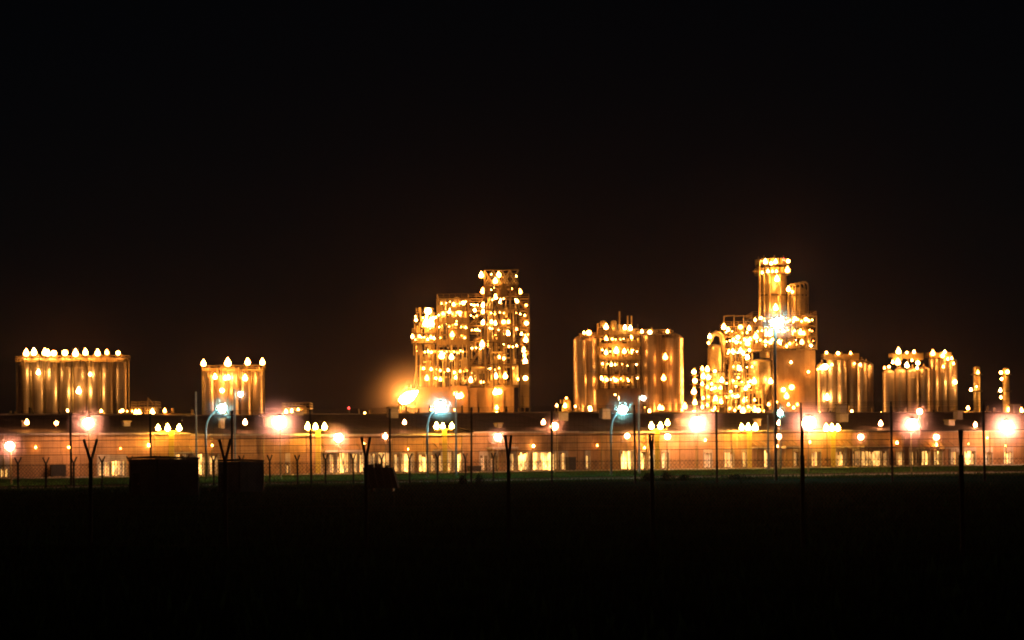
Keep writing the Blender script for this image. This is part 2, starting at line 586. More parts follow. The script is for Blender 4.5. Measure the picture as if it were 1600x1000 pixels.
WH = []
WH.append(warehouse(-150, 296, 678, 649, [(153, 172, 722, 'hmm'), (172.5, 196, 720, 'hml'), (1, 13, 733, 'mml'), (268, 300, 706, 'ml')],
    [(262, 296, 708)], 'long brown warehouse below the widest silo bank with eleven lamps'))
WH.append(warehouse(296.3, 478, 679, 650, [(307, 321, 706, 'hhm'), (326, 341, 708, 'mml'), (447, 452, 722, 'm')],
    [], 'brown warehouse behind the two dark huts, below the small silo bank'))
WH.append(warehouse(478.3, 738, 679, 648, [(503, 512, 711, 'l'), (514, 523, 710, 'ml'), (549, 559, 709, 'ml'), (575, 587, 709, 'lm'), (615, 625, 709, 'lm'), (673, 681, 711, 'ml'), (685, 694, 706, 'ml'), (526, 546, 708, 'hhm'), (561, 571, 707, 'h'), (590, 613, 706, 'm'), (627, 646, 709, 'hhm'), (654, 670, 710, 'hhm'), (699, 708, 700, 'm'), (711, 723, 700, 'h')],
    [(500, 560, 705), (676, 698, 704)], 'warehouse with lit loading doors behind the dark skip'))
WH.append(warehouse(738.3, 902, 675, 646, [(750, 762, 712, 'l'), (766, 777, 712, 'l'), (795, 804, 709, 'ml'), (875, 886, 708, 'ml'), (806, 827, 707, 'hhl'), (832, 872, 707, 'hhm')],
    [(760, 800, 700)], 'warehouse with two bright striped doors below the gap in the skyline'))
WH.append(warehouse(902.3, 1062, 675, 645, [(915, 921, 712, 'mm'), (1014, 1026, 708, 'ml'), (970, 990, 705, 'hhm'), (999, 1010, 706, 'hm'), (1034, 1045, 707, 'm')],
    [], 'warehouse with paired lit doors below the paired silos and framed tower'))
WH.append(warehouse(1062.3, 1330, 673, 646, [(1100, 1112, 708, 'l'), (1132, 1146, 707, 'ml'), (1160, 1168, 707, 'ml'), (1240, 1250, 706, 'l'), (1268, 1282, 706, 'ml'), (1304, 1322, 706, 'ml'), (1194, 1202, 704, 'hm'), (1212, 1220, 704, 'hm')],
    [(1172, 1191, 700), (1216, 1238, 699), (1305, 1324, 699)], 'warehouse below the tallest process tower'))
WH.append(warehouse(1330.3, 1760, 673, 645, [(1332, 1388, 705, 'mml'), (1400, 1412, 706, 'ml'), (1421, 1432, 706, 'ml'), (1484, 1498, 706, 'ml'), (1538, 1550, 707, 'l'), (1440, 1453, 705, 'hhm'), (1460, 1472, 705, 'hhm'), (1507, 1524, 705, 'hhm'), (1569, 1582, 706, 'hm')],
    [(1338, 1390, 699), (1432, 1456, 700), (1463, 1482, 700)], 'warehouse below the broad silo bank and the twin slim columns'))
for i, px, py in ((0, 42, 660), (0, 88, 661), (1, 383, 660), (2, 632, 660), (3, 849, 660), (5, 1217, 661), (6, 1376, 662), (6, 1524, 664)):
    _, p = on_front(px, -2.0)
    plamp(WH[i], px, py, p.y, 8.0, G_MED if px > 300 else G_WARM)

# ------------------------------------------------------------------ silos
def silo(cx, cy, r, h, label, group, roofh=0.8, mat=None, z0=0.0):
    mat = mat or ALU
    t = thing('silo', label, 'silo', (cx, cy, 0), 0, group)
    B = Matrix.Translation((cx, cy, 0))
    key = ('silo', round(r, 2), round(h, 1), mat.name)
    n = 28
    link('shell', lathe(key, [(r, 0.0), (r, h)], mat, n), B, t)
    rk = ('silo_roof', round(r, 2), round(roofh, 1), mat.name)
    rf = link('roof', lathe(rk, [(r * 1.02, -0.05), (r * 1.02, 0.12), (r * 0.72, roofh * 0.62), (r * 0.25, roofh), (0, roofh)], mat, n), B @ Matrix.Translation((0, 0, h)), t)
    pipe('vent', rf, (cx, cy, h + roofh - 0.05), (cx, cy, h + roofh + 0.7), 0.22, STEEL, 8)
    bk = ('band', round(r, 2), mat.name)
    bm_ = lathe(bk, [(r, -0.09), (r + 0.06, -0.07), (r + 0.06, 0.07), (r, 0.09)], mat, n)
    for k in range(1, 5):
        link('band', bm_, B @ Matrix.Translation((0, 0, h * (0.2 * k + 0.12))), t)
    return t

def rail_segs(x0, x1, y0, y1, z, step=1.5, h=1.1):
    s = []
    pts = [(x0, y0), (x1, y0), (x1, y1), (x0, y1), (x0, y0)]
    for (ax, ay), (bx, by) in zip(pts[:-1], pts[1:]):
        L = math.hypot(bx - ax, by - ay)
        n = max(1, int(L / step))
        for i in range(n):
            x, y = ax + (bx - ax) * i / n, ay + (by - ay) * i / n
            s.append(((x, y, z), (x, y, z + h)))
        for hh in (h * 0.5, h):
            s.append(((ax, ay, z + hh), (bx, by, z + hh)))
    return s

def silo_bank(pxs, wpx, top_py, d, name_phrase, lamps, deck=None, group=None, decklabel=None, roofh=0.8):
    """pxs: picture columns of the silo centres; top_py: one value or a list"""
    r = wpx * d / F / 2
    for i, px in enumerate(pxs):
        ty = top_py[i] if isinstance(top_py, (list, tuple)) else top_py
        p = W(px, ty, d)
        silo(p.x, p.y, r * 0.985, p.z, f'{ORD[i]} silo from the left end of {name_phrase}', group, roofh)
    x0, z = W(pxs[0] - wpx / 2, deck, d).x, W(pxs[len(pxs) // 2], deck, d).z
    x1 = W(pxs[-1] + wpx / 2 + 1, deck, d).x
    t = thing('roof_gantry', decklabel, 'gantry', ((x0 + x1) / 2, d, z))
    y0, y1 = d - r - 0.5, d + r * 0.6
    n = max(2, round((x1 - x0) / 3.0)); w = (x1 - x0) / n
    for i in range(n):
        box('deck_plate', t, (x0 + i * w + 0.03, x0 + (i + 1) * w - 0.03), (y0, y1), (z - 0.12, z), GRATE)
        box('fascia_panel', t, (x0 + i * w + 0.05, x0 + (i + 1) * w - 0.05), (y0 - 0.08, y0 - 0.01), (z - R.uniform(0.25, 0.7), z + R.uniform(0.0, 0.5)), CLAD)
        bar('bracket', t, (x0 + (i + 0.5) * w, d - r * 0.98, z - 1.6), (x0 + (i + 0.5) * w, y0 + 0.1, z - 0.14), 0.14, STEEL)
    sticks('railing', t, rail_segs(x0, x1, y0, y1, z), 0.07, STEEL)
    for i in range(len(pxs) + 1):
        xx = W(pxs[0] + (i - 0.5) * wpx, top_py if not isinstance(top_py, (list, tuple)) else top_py[0], d).x
        pipe('filling_pipe', t, (xx, d - r * 0.55, 0), (xx, d - r * 0.55, z - 0.2), R.uniform(0.14, 0.3), R.choice((PIPE, STEEL, PIPE)), 8)
    for i in range(len(pxs) * 5):
        xx = R.uniform(x0 + 0.2, x1 - 0.2); hh = R.uniform(0.6, 3.0)
        pipe('hanging_pipe', t, (xx, y0 + R.uniform(-0.3, 0.1), z - hh), (xx, y0 + R.uniform(-0.3, 0.1), z + R.uniform(-0.1, 0.6)), R.uniform(0.05, 0.14), R.choice((PIPE, STEEL, DARKSTEEL)), 6)
    for i in range(0, len(pxs), 3):
        xx = W(pxs[i], 560, d).x + 0.4
        sticks('ladder', t, [((xx - 0.3, d - r - 0.25, 0), (xx - 0.3, d - r - 0.25, z)), ((xx + 0.3, d - r - 0.25, 0), (xx + 0.3, d - r - 0.25, z))] +
               [((xx - 0.3, d - r - 0.25, k * 0.55), (xx + 0.3, d - r - 0.25, k * 0.55)) for k in range(1, int(z / 0.55))], 0.09, STEEL)
    for (px, py, wp) in lamps:
        plamp(t, px, py, y0 - 1.0 - (py > deck) * 0.6, wp)
    return t

D_SILO = 500
silo_bank([38.5 + i * 21.7 for i in range(8)], 21.7, 562, D_SILO, 'the wide bank under eleven lamps',
    [(x, 551.5 + R.uniform(-1, 1), R.uniform(9.5, 11.5)) for x in (41, 53, 70, 75, 84, 101.5, 118, 133.5, 152.5, 167, 184.5)] + [(60, 582, 8), (123, 611, 11), (141, 585, 5)],
    563, 'silos of the wide bank', 'lamp-lined walkway on top of the wide silo bank')
silo_bank([327 + i * 19.2 for i in range(5)], 19.2, 582, D_SILO, 'the five-silo bank behind the dark huts',
    [(318, 568, 12), (356, 567, 12), (387, 566, 12), (410, 566, 12), (336, 589, 9), (352, 591, 9), (357, 590, 8), (383, 591, 12), (347, 610, 9)],
    578, 'silos of the five-silo bank', 'walkway with four lamps on top of the five-silo bank')

# ------------------------------------------------------------------ framed process structures
def frame(name, label, px0, px1, top, d, depth, nx, ny, levels, brace='X', colw=0.35, decks=True, rails=True, bottom=None, cat='process tower', group=None, deckmat=None):
    x0, x1 = W(px0, top, d).x, W(px1, top, d).x
    mid = (px0 + px1) / 2
    zt = W(mid, top, d).z
    zb = 0.0 if bottom is None else W(mid, bottom, d).z
    zs = [W(mid, py, d).z for py in levels]
    t = thing(name, label, cat, ((x0 + x1) / 2, d + depth / 2, 0), 0, group)
    xs = [x0 + (x1 - x0) * i / nx for i in range(nx + 1)]
    ys = [d + depth * j / ny for j in range(ny + 1)]
    for x in xs:
        for y in ys:
            bar('column', t, (x, y, zb), (x, y, zt), colw, DARKSTEEL if (xs.index(x) + ys.index(y)) % 3 == 1 else STEEL)
    allz = sorted(set([zt] + zs))
    bw = colw * 0.8
    for z in allz:
        for y in ys:
            bar('beam', t, (x0, y, z), (x1, y, z), bw, STEEL)
        for x in xs:
            bar('beam', t, (x, ys[0], z), (x, ys[-1], z), bw * 0.97, STEEL)
        if decks and z != allz[-1]:
            box('deck', t, (x0 + 0.1, x1 - 0.1), (ys[0] + 0.1, ys[-1] - 0.1), (z + bw / 2 + 0.01, z + bw / 2 + 0.1), deckmat or GRATE)
        if rails and not (name == 'process_tower' and z == allz[-1]):
            sticks('railing', t, rail_segs(x0, x1, ys[0] - 0.2, ys[-1], z + bw / 2), 0.08, STEEL)
    zz = [zb] + allz
    for k in range(len(zz) - 1):
        a, b = zz[k], zz[k + 1]
        if b - a < 1.0:
            continue
        for i in range(nx):
            st = brace[(k * nx + i) % len(brace)] if brace else '.'
            for yy in (ys[0], ys[-1]):
                if st in 'X/':
                    bar('brace', t, (xs[i], yy - 0.03, a), (xs[i + 1], yy - 0.03, b), colw * 0.5, STEEL)
                if st in 'X\\':
                    bar('brace', t, (xs[i], yy + 0.03, b), (xs[i + 1], yy + 0.03, a), colw * 0.49, STEEL)
                if st == 'V':
                    xm = (xs[i] + xs[i + 1]) / 2
                    bar('brace', t, (xs[i], yy, b), (xm, yy, a), colw * 0.5, STEEL)
                    bar('brace', t, (xs[i + 1], yy, b), (xm, yy, a), colw * 0.5, STEEL)
    return t

def deck_lamps(t, px0, px1, levels, d, step, seed, wpx=3.9):
    step *= 0.6
    """small bulkhead lamps hung in rows under the decks"""
    r = random.Random(seed)
    for py in levels:
        px = px0 + r.uniform(0, step)
        while px < px1:
            if r.random() < 0.72:
                lamp(t, W(px, py + r.uniform(2.5, 6.5), d) + Vector((0, r.uniform(-0.6, 2.8), 0)), wpx * r.choice((0.45, 0.55, 0.65, 0.8, 1.25)) * d / F, G_WARM)
            px += step * r.uniform(0.6, 1.4)

def clutter(t, px0, px1, py0, py1, d, depth, n, seed, nh=6, rmin=0.12, rmax=0.45):
    """vertical lagged pipes, small vessels and cross runs inside a frame"""
    r = random.Random(seed)
    A, B = W(px0, py0, d), W(px1, py1, d)
    for i in range(n):
        x = r.uniform(A.x, B.x); y = d + r.uniform(0.3, depth - 0.3)
        rad = r.uniform(rmin, rmax) if r.random() < 0.8 else r.uniform(rmax, rmax * 2)
        za, zb = sorted((r.uniform(B.z, A.z), r.uniform(B.z, A.z)))
        if r.random() < 0.5:
            za = B.z
        if zb - za < 2.0:
            zb = min(A.z, za + 3)
        if rad > rmax:
            zb = min(zb, za + rad * r.uniform(4, 8))
            key = ('vessel', round(rad, 1), round(zb - za))
            h = round(zb - za); rr = round(rad, 1)
            link('vessel', lathe(key, [(0, -rr * 0.6), (rr * 0.7, -rr * 0.35), (rr, 0), (rr, h), (rr * 0.7, h + rr * 0.4), (0, h + rr * 0.6)], PIPE, 14),
                 Matrix.Translation((x, y, za + rr * 0.6)), t)
        else:
            pipe('pipe', t, (x, y, za), (x, y, zb), rad, r.choice((PIPE, PIPE, PIPE, STEEL, DARKSTEEL)), 8)
    for i in range(nh):
        z = r.uniform(B.z, A.z); y = d + r.uniform(0.2, depth)
        xa, xb = sorted((r.uniform(A.x, B.x), r.uniform(A.x, B.x)))
        pipe('pipe', t, (xa, y, z), (xb + 0.5, y, z), r.uniform(0.1, 0.28), PIPE, 8)

def vessel(name, parent, px, py0, py1, wpx, d, y, mat=PIPE, dome=0.5, cone=0.0):
    a, b = W(px, py0, d), W(px, py1, d)
    r = wpx * d / F / 2; h = a.z - b.z
    prof = [(0, h), (r * 0.5, h - r * dome * 0.16), (r * 0.85, h - r * dome * 0.5), (r, h - r * dome)]
    if cone:
        prof = [(r * 0.2, 0), (r * 0.45, 0.02), (r, h * cone)] + prof[::-1]
    else:
        prof = [(r * 0.98, 0)] + prof[::-1]
    me = lathe((name, round(px, 1), round(py0, 1)), prof, mat, 24)
    return link(name, me, Matrix.Translation((a.x, y, b.z)), parent)

# ---- reactor block with crowned tower
D3 = 500
base = thing('concrete_podium', 'windowless concrete podium carrying the crowned frame tower', 'podium', W(739, 720, D3))
for i, (a, b, top) in enumerate(((652, 703, 605), (703.4, 730, 603), (730.4, 770, 606), (770.4, 803, 605))):
    A, B = W(a, top, D3), W(b, top, D3)
    box('wall_bay', base, (A.x, B.x), (D3 - 0.2 * (i % 2), D3 + 14), (0, A.z), CONC)
for px in range(660, 800, 14):
    A = W(px, 608, D3)
    box('pilaster', base, (A.x - 0.25, A.x + 0.25), (D3 - 0.55, D3 - 0.21), (0, A.z - 0.4), CONC)
for px, py, w in ((712, 615, 8), (721, 618, 9), (774, 613, 11), (780, 612, 10), (776, 637, 7), (776, 645, 6)):
    plamp(base, px, py, D3 - 1.6, w)

crown = frame('process_tower', 'tall crowned frame tower on the concrete podium', 757, 810, 422, D3, 10, 4, 1,
    [445, 463, 484, 510, 535, 570, 603], '.....\\../..../..X\\../X..XXXXX', 0.4)
clutter(crown, 760, 808, 447, 603, D3, 10, 20, 21, 8)
for i in range(4):
    for yy in (D3 - 0.25, D3 + 10.25):
        a_, b_ = W(757 + 13.25 * i, 422.5, D3), W(757 + 13.25 * (i + 1), 444, D3)
        bar('brace', crown, (a_.x, yy, a_.z), (b_.x, yy, b_.z), 0.3, PIPE)  # pale pipe colour on these braces stands in for lamplit glow
        bar('brace', crown, (b_.x, yy - 0.02, a_.z), (a_.x, yy - 0.02, b_.z), 0.29, PIPE)
A, B = W(759, 446, D3), W(808, 452, D3)
for i in (0, 2, 3):
    w = (B.x - A.x) / 6
    box('cladding_panel', crown, (A.x + i * w + 0.04, A.x + (i + 1) * w - 0.04), (D3 + 0.5, D3 + 0.6), (B.z - 1.5, A.z), CLAD)
A, B = W(770, 512, D3), W(800, 534, D3)
for i in range(5):
    w = (B.x - A.x) / 5
    box('cladding_panel', crown, (A.x + i * w + 0.04, A.x + (i + 1) * w - 0.04), (D3 - 0.5, D3 - 0.4), (B.z, B.z + 1.7), CLAD)
for px, py, w in ((752, 430, 9), (779, 430, 8), (774, 439, 8), (754.5, 455, 8.5), (812.5, 456, 9), (774, 464, 8), (755, 477, 8.5), (755, 487, 7.5), (782, 472, 6),
                  (755, 504, 8.5), (768, 503, 7), (774, 505, 6.5), (787, 503, 7.5), (795, 503, 7.5), (794, 521, 8.5), (774, 527, 7.5), (753.5, 538, 9), (773, 490, 5),
                  (775, 588, 9), (789.5, 588, 8), (780, 558, 5), (787, 560, 5), (808, 471, 5.5)):
    plamp(crown, px, py, D3 - 0.9, w)

stair = frame('stair_tower', 'narrow braced stair tower on the right side of the crowned tower', 811, 826.5, 467, D3 + 1, 9, 1, 1,
    [486, 500, 515, 532, 547, 566], 'X\\X/XV', 0.36)
A, B = W(811, 567, D3), W(826.5, 637, D3)
for k in range(4):
    h = (A.z - B.z) / 4
    box('cladding_panel', stair, (A.x, B.x), (D3 + 0.5, D3 + 0.7), (B.z + k * h + 0.04, B.z + (k + 1) * h - 0.04), CLAD)
for k in range(6):
    za, zb = W(820, 566 - 16 * k, D3).z, W(820, 566 - 16 * (k + 1), D3).z
    x0, x1 = W(812.5, 500, D3).x, W(825, 500, D3).x
    if k % 2: x0, x1 = x1, x0
    bar('stair_flight', stair, (x0, D3 + 4, za), (x1, D3 + 4, zb), 0.55, STEEL)
for px, py, w in ((822.5, 505, 9), (821.5, 531, 9), (818.5, 547, 7.5), (820.5, 565, 9), (821, 591, 9), (810, 593, 4)):
    plamp(stair, px, py, D3 - 0.4, w)

upper = frame('elevated_module', 'brightly lit elevated module with clad decks beside the crowned tower', 683, 731, 467, D3, 11, 3, 2,
    [486, 505, 523, 538], '............', 0.4, bottom=604)
for lev, rng in ((538, (683, 731)), (523, (706, 731)), (505, (690, 731)), (486, (684, 728))):
    A, B = W(rng[0], lev, D3), W(rng[1], lev, D3)
    n = 7; w = (B.x - A.x) / n
    for i in range(n):
        box('cladding_panel', upper, (A.x + i * w + 0.05, A.x + (i + 1) * w - 0.05), (D3 - 0.45, D3 - 0.33), (A.z - 0.1, A.z + R.uniform(1.0, 1.9)), CLAD)
for i in (1, 2, 4, 6):
    A = W(685 + i * 6, 469, D3); Bz = W(700, 537, D3).z
    box('back_panel', upper, (A.x, A.x + 0.92), (D3 + 7, D3 + 7.1), (Bz, A.z), CLAD)
clutter(upper, 684, 730, 470, 537, D3, 7, 26, 33, 8)
clutter(upper, 660, 730, 542, 604, D3 + 1, 9, 34, 34, 8)
for px, py, w in ((701, 485, 11), (717, 487, 11), (713, 504, 10), (706.5, 523, 8), (699, 504, 8), (692, 490, 6), (709, 476, 6), (724, 474, 6), (690, 556, 10), (705.5, 558, 8),
                  (688, 593, 7), (681, 591, 5), (722, 523, 6), (742, 485, 5), (712, 590, 5)):
    plamp(upper, px, py, D3 - 0.8, w)

ring = thing('round_platform', 'round stepped platform with the brightest double lamp, left of the lit module', 'platform', W(664, 720, D3 + 5))
c = W(664, 538, D3 + 5)
for lev, rp in ((538, 20.5), (522, 20), (505, 17.5), (490, 14)):
    z = W(664, lev, D3 + 5).z; r = rp * (D3 + 5) / F
    link('deck', lathe(('ringdeck', lev), [(0, 0), (r, 0), (r, 0.18), (0, 0.18)], GRATE, 20), Matrix.Translation((c.x, c.y, z)), ring)
    n = 18
    me_key = ('ringpanel', lev)
    for i in range(n):
        a = 2 * math.pi * i / n
        if (i + lev) % 2 and lev != 538: continue
        M = Matrix.Translation((c.x, c.y, z + 0.2)) @ Matrix.Rotation(a, 4, 'Z') @ Matrix.Translation((r, 0, 0.65)) @ Matrix.Diagonal((0.08, 2 * r * math.sin(math.pi / n) * 0.9, 1.3, 1))
        link('guard_panel', ubox(CLAD), M, ring)
    for i in range(9):
        a = 2 * math.pi * i / 9
        zz = W(664, lev + 17, D3 + 5).z
        pipe('post', ring, (c.x + r * 0.9 * math.cos(a), c.y + r * 0.9 * math.sin(a), zz), (c.x + r * 0.9 * math.cos(a), c.y + r * 0.9 * math.sin(a), z), 0.14, STEEL, 8)
vessel('reactor_vessel', ring, 668, 500, 572, 11, D3 + 5, D3 + 5, PIPE, 0.7, 0.2)
clutter(ring, 647, 682, 490, 536, D3 + 2.2, 3, 18, 231, 6, 0.08, 0.22)
clutter(ring, 650, 682, 541, 603, D3 + 1.5, 4, 12, 232, 6, 0.08, 0.25)
for dx in (-13, -6, 4, 12):
    p = W(664 + dx, 538, D3 + 5)
    bar('leg', ring, (p.x, c.y - 2.4, 0), (p.x, c.y - 2.4, p.z), 0.4, STEEL)
    bar('leg', ring, (p.x, c.y + 2.4, 0), (p.x, c.y + 2.4, p.z), 0.39, STEEL)
hang = [W(650, 540, D3), W(650, 578, D3), W(648, 592, D3), W(645, 608, D3)]
link('drain_pipe', tube_mesh('drain', hang, 0.16, PIPE), Matrix.Identity(4), ring)
for px, py, w in ((669, 486, 12), (666, 505, 13), (673, 505, 13), (644.5, 526, 7), (667, 591, 10), (650, 500, 5), (655, 525, 5)):
    plamp(ring, px, py, D3 - 0.6, w)

linkf = frame('bridge_frame', 'dark braced frame linking the lit module to the crowned tower', 731.6, 756, 467, D3 + 2, 8, 1, 1,
    [486, 509, 534, 571, 603], '\\/X\\/X', 0.38)
clutter(linkf, 734, 755, 510, 600, D3 + 2, 6, 14, 41, 4)
A, B = W(736, 572, D3), W(765, 602, D3)
for i in range(4):
    w = (B.x - A.x) / 4
    box('tank_saddle', linkf, (A.x + i * w + 0.3, A.x + i * w + 0.7), (D3 + 0.3, D3 + 2), (B.z, A.z - 1.2), STEEL)
pipe('drum', linkf, (A.x, D3 + 1.2, A.z - 1.0), (B.x - 0.6, D3 + 1.2, A.z - 1.0), 0.9, PIPE, 16)
for px, py, w in ((735.5, 594, 9), (741, 485, 6), (752, 597, 4.5), (757, 597, 4.5)):
    plamp(linkf, px, py, D3 + 0.3, w)

# ---- flare left of the podium
fl = thing('flare_stack', 'short flare stack with a blinding yellow flame blown to the right', 'flare', W(623, 720, D3 - 20))
p = W(623, 640, D3 - 20); q = W(624, 629, D3 - 20)
pipe('stack', fl, (p.x, p.y, 0), (q.x, q.y, q.z), 0.55, STEEL, 12, taper=0.75)
pipe('tip', fl, (q.x, q.y, q.z - 0.6), (q.x + 0.3, q.y, q.z + 0.3), 0.7, DARKSTEEL, 12)
fp = []
for i, (dx, dy, r) in enumerate(((0, 0, 0.5), (2.5, -1.5, 1.2), (7, -4.0, 1.75), (13, -7.5, 2.05), (19, -11, 1.75), (25, -15, 0.95), (29, -18, 0.2))):
    fp.append((W(623.5 + dx, 629 + dy, D3 - 20), r))
link('flame', tube_mesh('flame', [a for a, b in fp], [b * 0.62 for a, b in fp], G_FLAME, 12), Matrix.Identity(4), fl)
fc = W(637, 620, D3 - 20)
FLARE_HALO = halo_volume('flare_halo_volume', (0.95, 0.72, 0.58), 0.034)  # added scattering ball for the flame's halo, no real plume
link('flare_halo', lathe('flare_halo_ball', BALL, FLARE_HALO, 20), Matrix.Translation(fc) @ Matrix.Rotation(math.radians(-32), 4, 'Y') @ Matrix.Diagonal((32.0, 24.0, 25.0, 1)), fl)

# red beacon post
rb = thing('beacon_post', 'thin post with a small red light standing alone above the warehouse roof', 'beacon', W(545, 720, D3 - 30))
p = W(545, 638, D3 - 30)
pipe('post', rb, (p.x, p.y, 0), (p.x, p.y, p.z - 0.5), 0.14, DARKSTEEL, 8)
lamp(rb, p, 0.7, G_RED)

# ---- silo pair with central frame
D4 = 500
for i, (px, w, top) in enumerate(((906, 21, 532), (923, 21, 527))):
    p = W(px, top, D4 + (3 if i else 0))
    silo(p.x, p.y, w * D4 / F / 2, p.z, ['outer', 'inner'][i] + ' tall silo on the left side of the spiked central frame', 'tall silos beside the spiked frame', 1.2)
for i, (px, w, top) in enumerate(((1018.5, 32, 525), (1051, 33.5, 530))):
    p = W(px, top, D4 + 2)
    silo(p.x, p.y, w * D4 / F / 2, p.z, ['fat silo touching the right side of the spiked central frame', 'fat outermost silo right of the spiked central frame'][i], 'tall silos beside the spiked frame', 1.6)
cf = frame('central_frame', 'spiked central frame with stacked lit decks between fat silos', 934, 1001, 523, D4 - 2, 12, 4, 2,
    [542, 563, 586, 608], '.....\\..../.........', 0.42)
clutter(cf, 937, 1000, 506, 522, D4 - 1, 8, 14, 51, 6)
clutter(cf, 937, 1000, 524, 607, D4 - 1, 9, 46, 52, 14)
for lev in (563, 542, 523):
    A, B = W(935, lev, D4), W(1000, lev, D4)
    w = (B.x - A.x) / 9
    for i in range(9):
        box('guard_panel', cf, (A.x + i * w + 0.06, A.x + (i + 1) * w - 0.06), (D4 - 2.5, D4 - 2.4), (A.z - 0.1, A.z + R.uniform(0.7, 1.5)), CLAD)
for px, py in ((968, 486), (981, 493), (987, 493), (948, 508), (934, 505)):
    a = W(px, py, D4); b = W(px, 523, D4)
    pipe('vent_spike', cf, (a.x, D4 + 1, b.z), (a.x, D4 + 1, a.z), 0.2, STEEL, 8)
A, B = W(931, 609, D4), W(1002, 720, D4)
for i in range(4):
    w = (B.x - A.x) / 4
    box('base_wall', cf, (A.x + i * w + 0.04, A.x + (i + 1) * w - 0.04), (D4 - 2.7, D4 - 2.35), (0, A.z), CONC)
for px, py, w in ((947, 511, 9), (976.5, 512, 8), (985, 513, 8), (947, 529, 8), (985.5, 527, 6), (947, 551, 8), (963, 548, 10), (975.5, 549, 8), (985.5, 550, 7),
                  (940, 593, 10), (962, 594, 8), (968, 596, 5), (961, 616, 8), (966, 622, 7), (982, 595, 4), (957, 530, 4)):
    plamp(cf, px, py, D4 - 3.4, w)
sd = thing('silo_walkway', 'lamp-lit walkway and ladder across the fat silos right of the spiked frame', 'walkway', W(1034, 720, D4 - 4))
A, B = W(1003, 523, D4), W(1046, 523, D4)
for i in range(4):
    w = (B.x - A.x) / 4
    box('deck_plate', sd, (A.x + i * w + 0.03, A.x + (i + 1) * w - 0.03), (D4 - 4.2, D4 - 1), (A.z - 0.15, A.z), GRATE)
sticks('railing', sd, rail_segs(A.x, B.x, D4 - 4.2, D4 - 1, A.z), 0.08, STEEL)
lx, lz = W(1034.5, 524, D4).x, W(1034.5, 524, D4).z
sticks('ladder', sd, [((lx - 0.3, D4 - 3.6, 0), (lx - 0.3, D4 - 3.6, lz)), ((lx + 0.3, D4 - 3.6, 0), (lx + 0.3, D4 - 3.6, lz))] +
       [((lx - 0.3, D4 - 3.6, k * 0.5), (lx + 0.3, D4 - 3.6, k * 0.5)) for k in range(1, 64)], 0.09, STEEL)
for px, py, w in ((1003, 518, 5), (1015.5, 519, 7), (1043, 518, 6), (1039.5, 558, 11), (1037, 591, 11), (1031, 637, 9), (1035, 638, 7), (1070, 635, 9), (1006, 636, 5)):
    plamp(sd, px, py, D4 - 4.6, w)
wd = thing('silo_walkway', 'short lamp-lit walkway over the two silos left of the spiked frame', 'walkway', W(915, 720, D4 - 4))
A, B = W(908, 528, D4), W(932, 528, D4)
for i in range(3):
    w = (B.x - A.x) / 3
    box('deck_plate', wd, (A.x + i * w + 0.03, A.x + (i + 1) * w - 0.03), (D4 - 3.4, D4 - 1), (A.z - 0.15, A.z), GRATE)
sticks('railing', wd, rail_segs(A.x, B.x, D4 - 3.4, D4 - 1, A.z), 0.08, STEEL)
for px, py, w in ((920, 520, 10), (912.5, 520, 5), (921.5, 637, 7), (899, 635, 4)):
    plamp(wd, px, py, D4 - 3.6, w)
pm = thing('pump_skid', 'small lit pump skid at the foot of the left silos', 'pump skid', W(882, 720, D4 - 6))
clutter(pm, 876, 891, 624, 648, D4 - 6, 4, 12, 61, 3)
A, B = W(874, 646, D4 - 6), W(892, 646, D4 - 6)
box('skid_frame', pm, (A.x, B.x), (D4 - 6, D4 - 2), (0, A.z), CONC)
for px, py, w in ((883, 634, 8), (870, 634, 4.5), (885, 622, 4)):
    plamp(pm, px, py, D4 - 6.6, w)

# ---- tallest process block
D5 = 505
tc = thing('process_column', 'tallest round process column with ringed platform and red beacon', 'process column', W(1207, 720, D5 + 8))
vessel('shell', tc, 1207, 424, 560, 43, D5 + 8, D5 + 8, PIPE, 0.3)
cc = W(1207, 430, D5 + 8)
for lev, rp in ((430, 28), (416, 27), (463, 22.6), (497, 24)):
    z = W(1207, lev, D5 + 8).z; r = rp * (D5 + 8) / F
    link('ring_deck', lathe(('tcring', lev), [(0, 0), (r, 0), (r, 0.35), (0, 0.35)], GRATE, 24), Matrix.Translation((cc.x, cc.y, z)), tc)
    if lev in (430, 416):
        for i in range(22):
            a = 2 * math.pi * i / 22
            M = Matrix.Translation((cc.x, cc.y, z + 0.35)) @ Matrix.Rotation(a, 4, 'Z') @ Matrix.Translation((r - 0.05, 0, 0.7)) @ Matrix.Diagonal((0.08, 2 * r * math.sin(math.pi / 22) * 0.72, 1.4, 1))
            link('guard_panel', ubox(CLAD), M, tc)
        for i in range(8):
            a = 2 * math.pi * i / 8
            pipe('post', tc, (cc.x + r * 0.8 * math.cos(a), cc.y + r * 0.8 * math.sin(a), z), (cc.x + r * 0.8 * math.cos(a), cc.y + r * 0.8 * math.sin(a), z + 2.6), 0.13, STEEL, 8)
for px, r in ((1187, 0.3), (1194, 0.22), (1202, 0.4), (1219, 0.26)):
    a, b = W(px, 428, D5 + 3), W(px, 545, D5 + 3)
    pipe('riser_pipe', tc, (a.x, D5 + 3.6, b.z), (a.x, D5 + 3.6, a.z), r, PIPE, 8)
goose = [W(1186.5, 545, D5 + 3), W(1186.5, 412, D5 + 3), W(1187.5, 408, D5 + 3), W(1190, 407, D5 + 3)]
link('vapour_line', tube_mesh('goose', goose, 0.25, PIPE), Matrix.Identity(4), tc)
p, q = W(1176, 424, D5 + 4), W(1186, 424, D5 + 4)
bar('jib', tc, p, q, 0.3, STEEL)
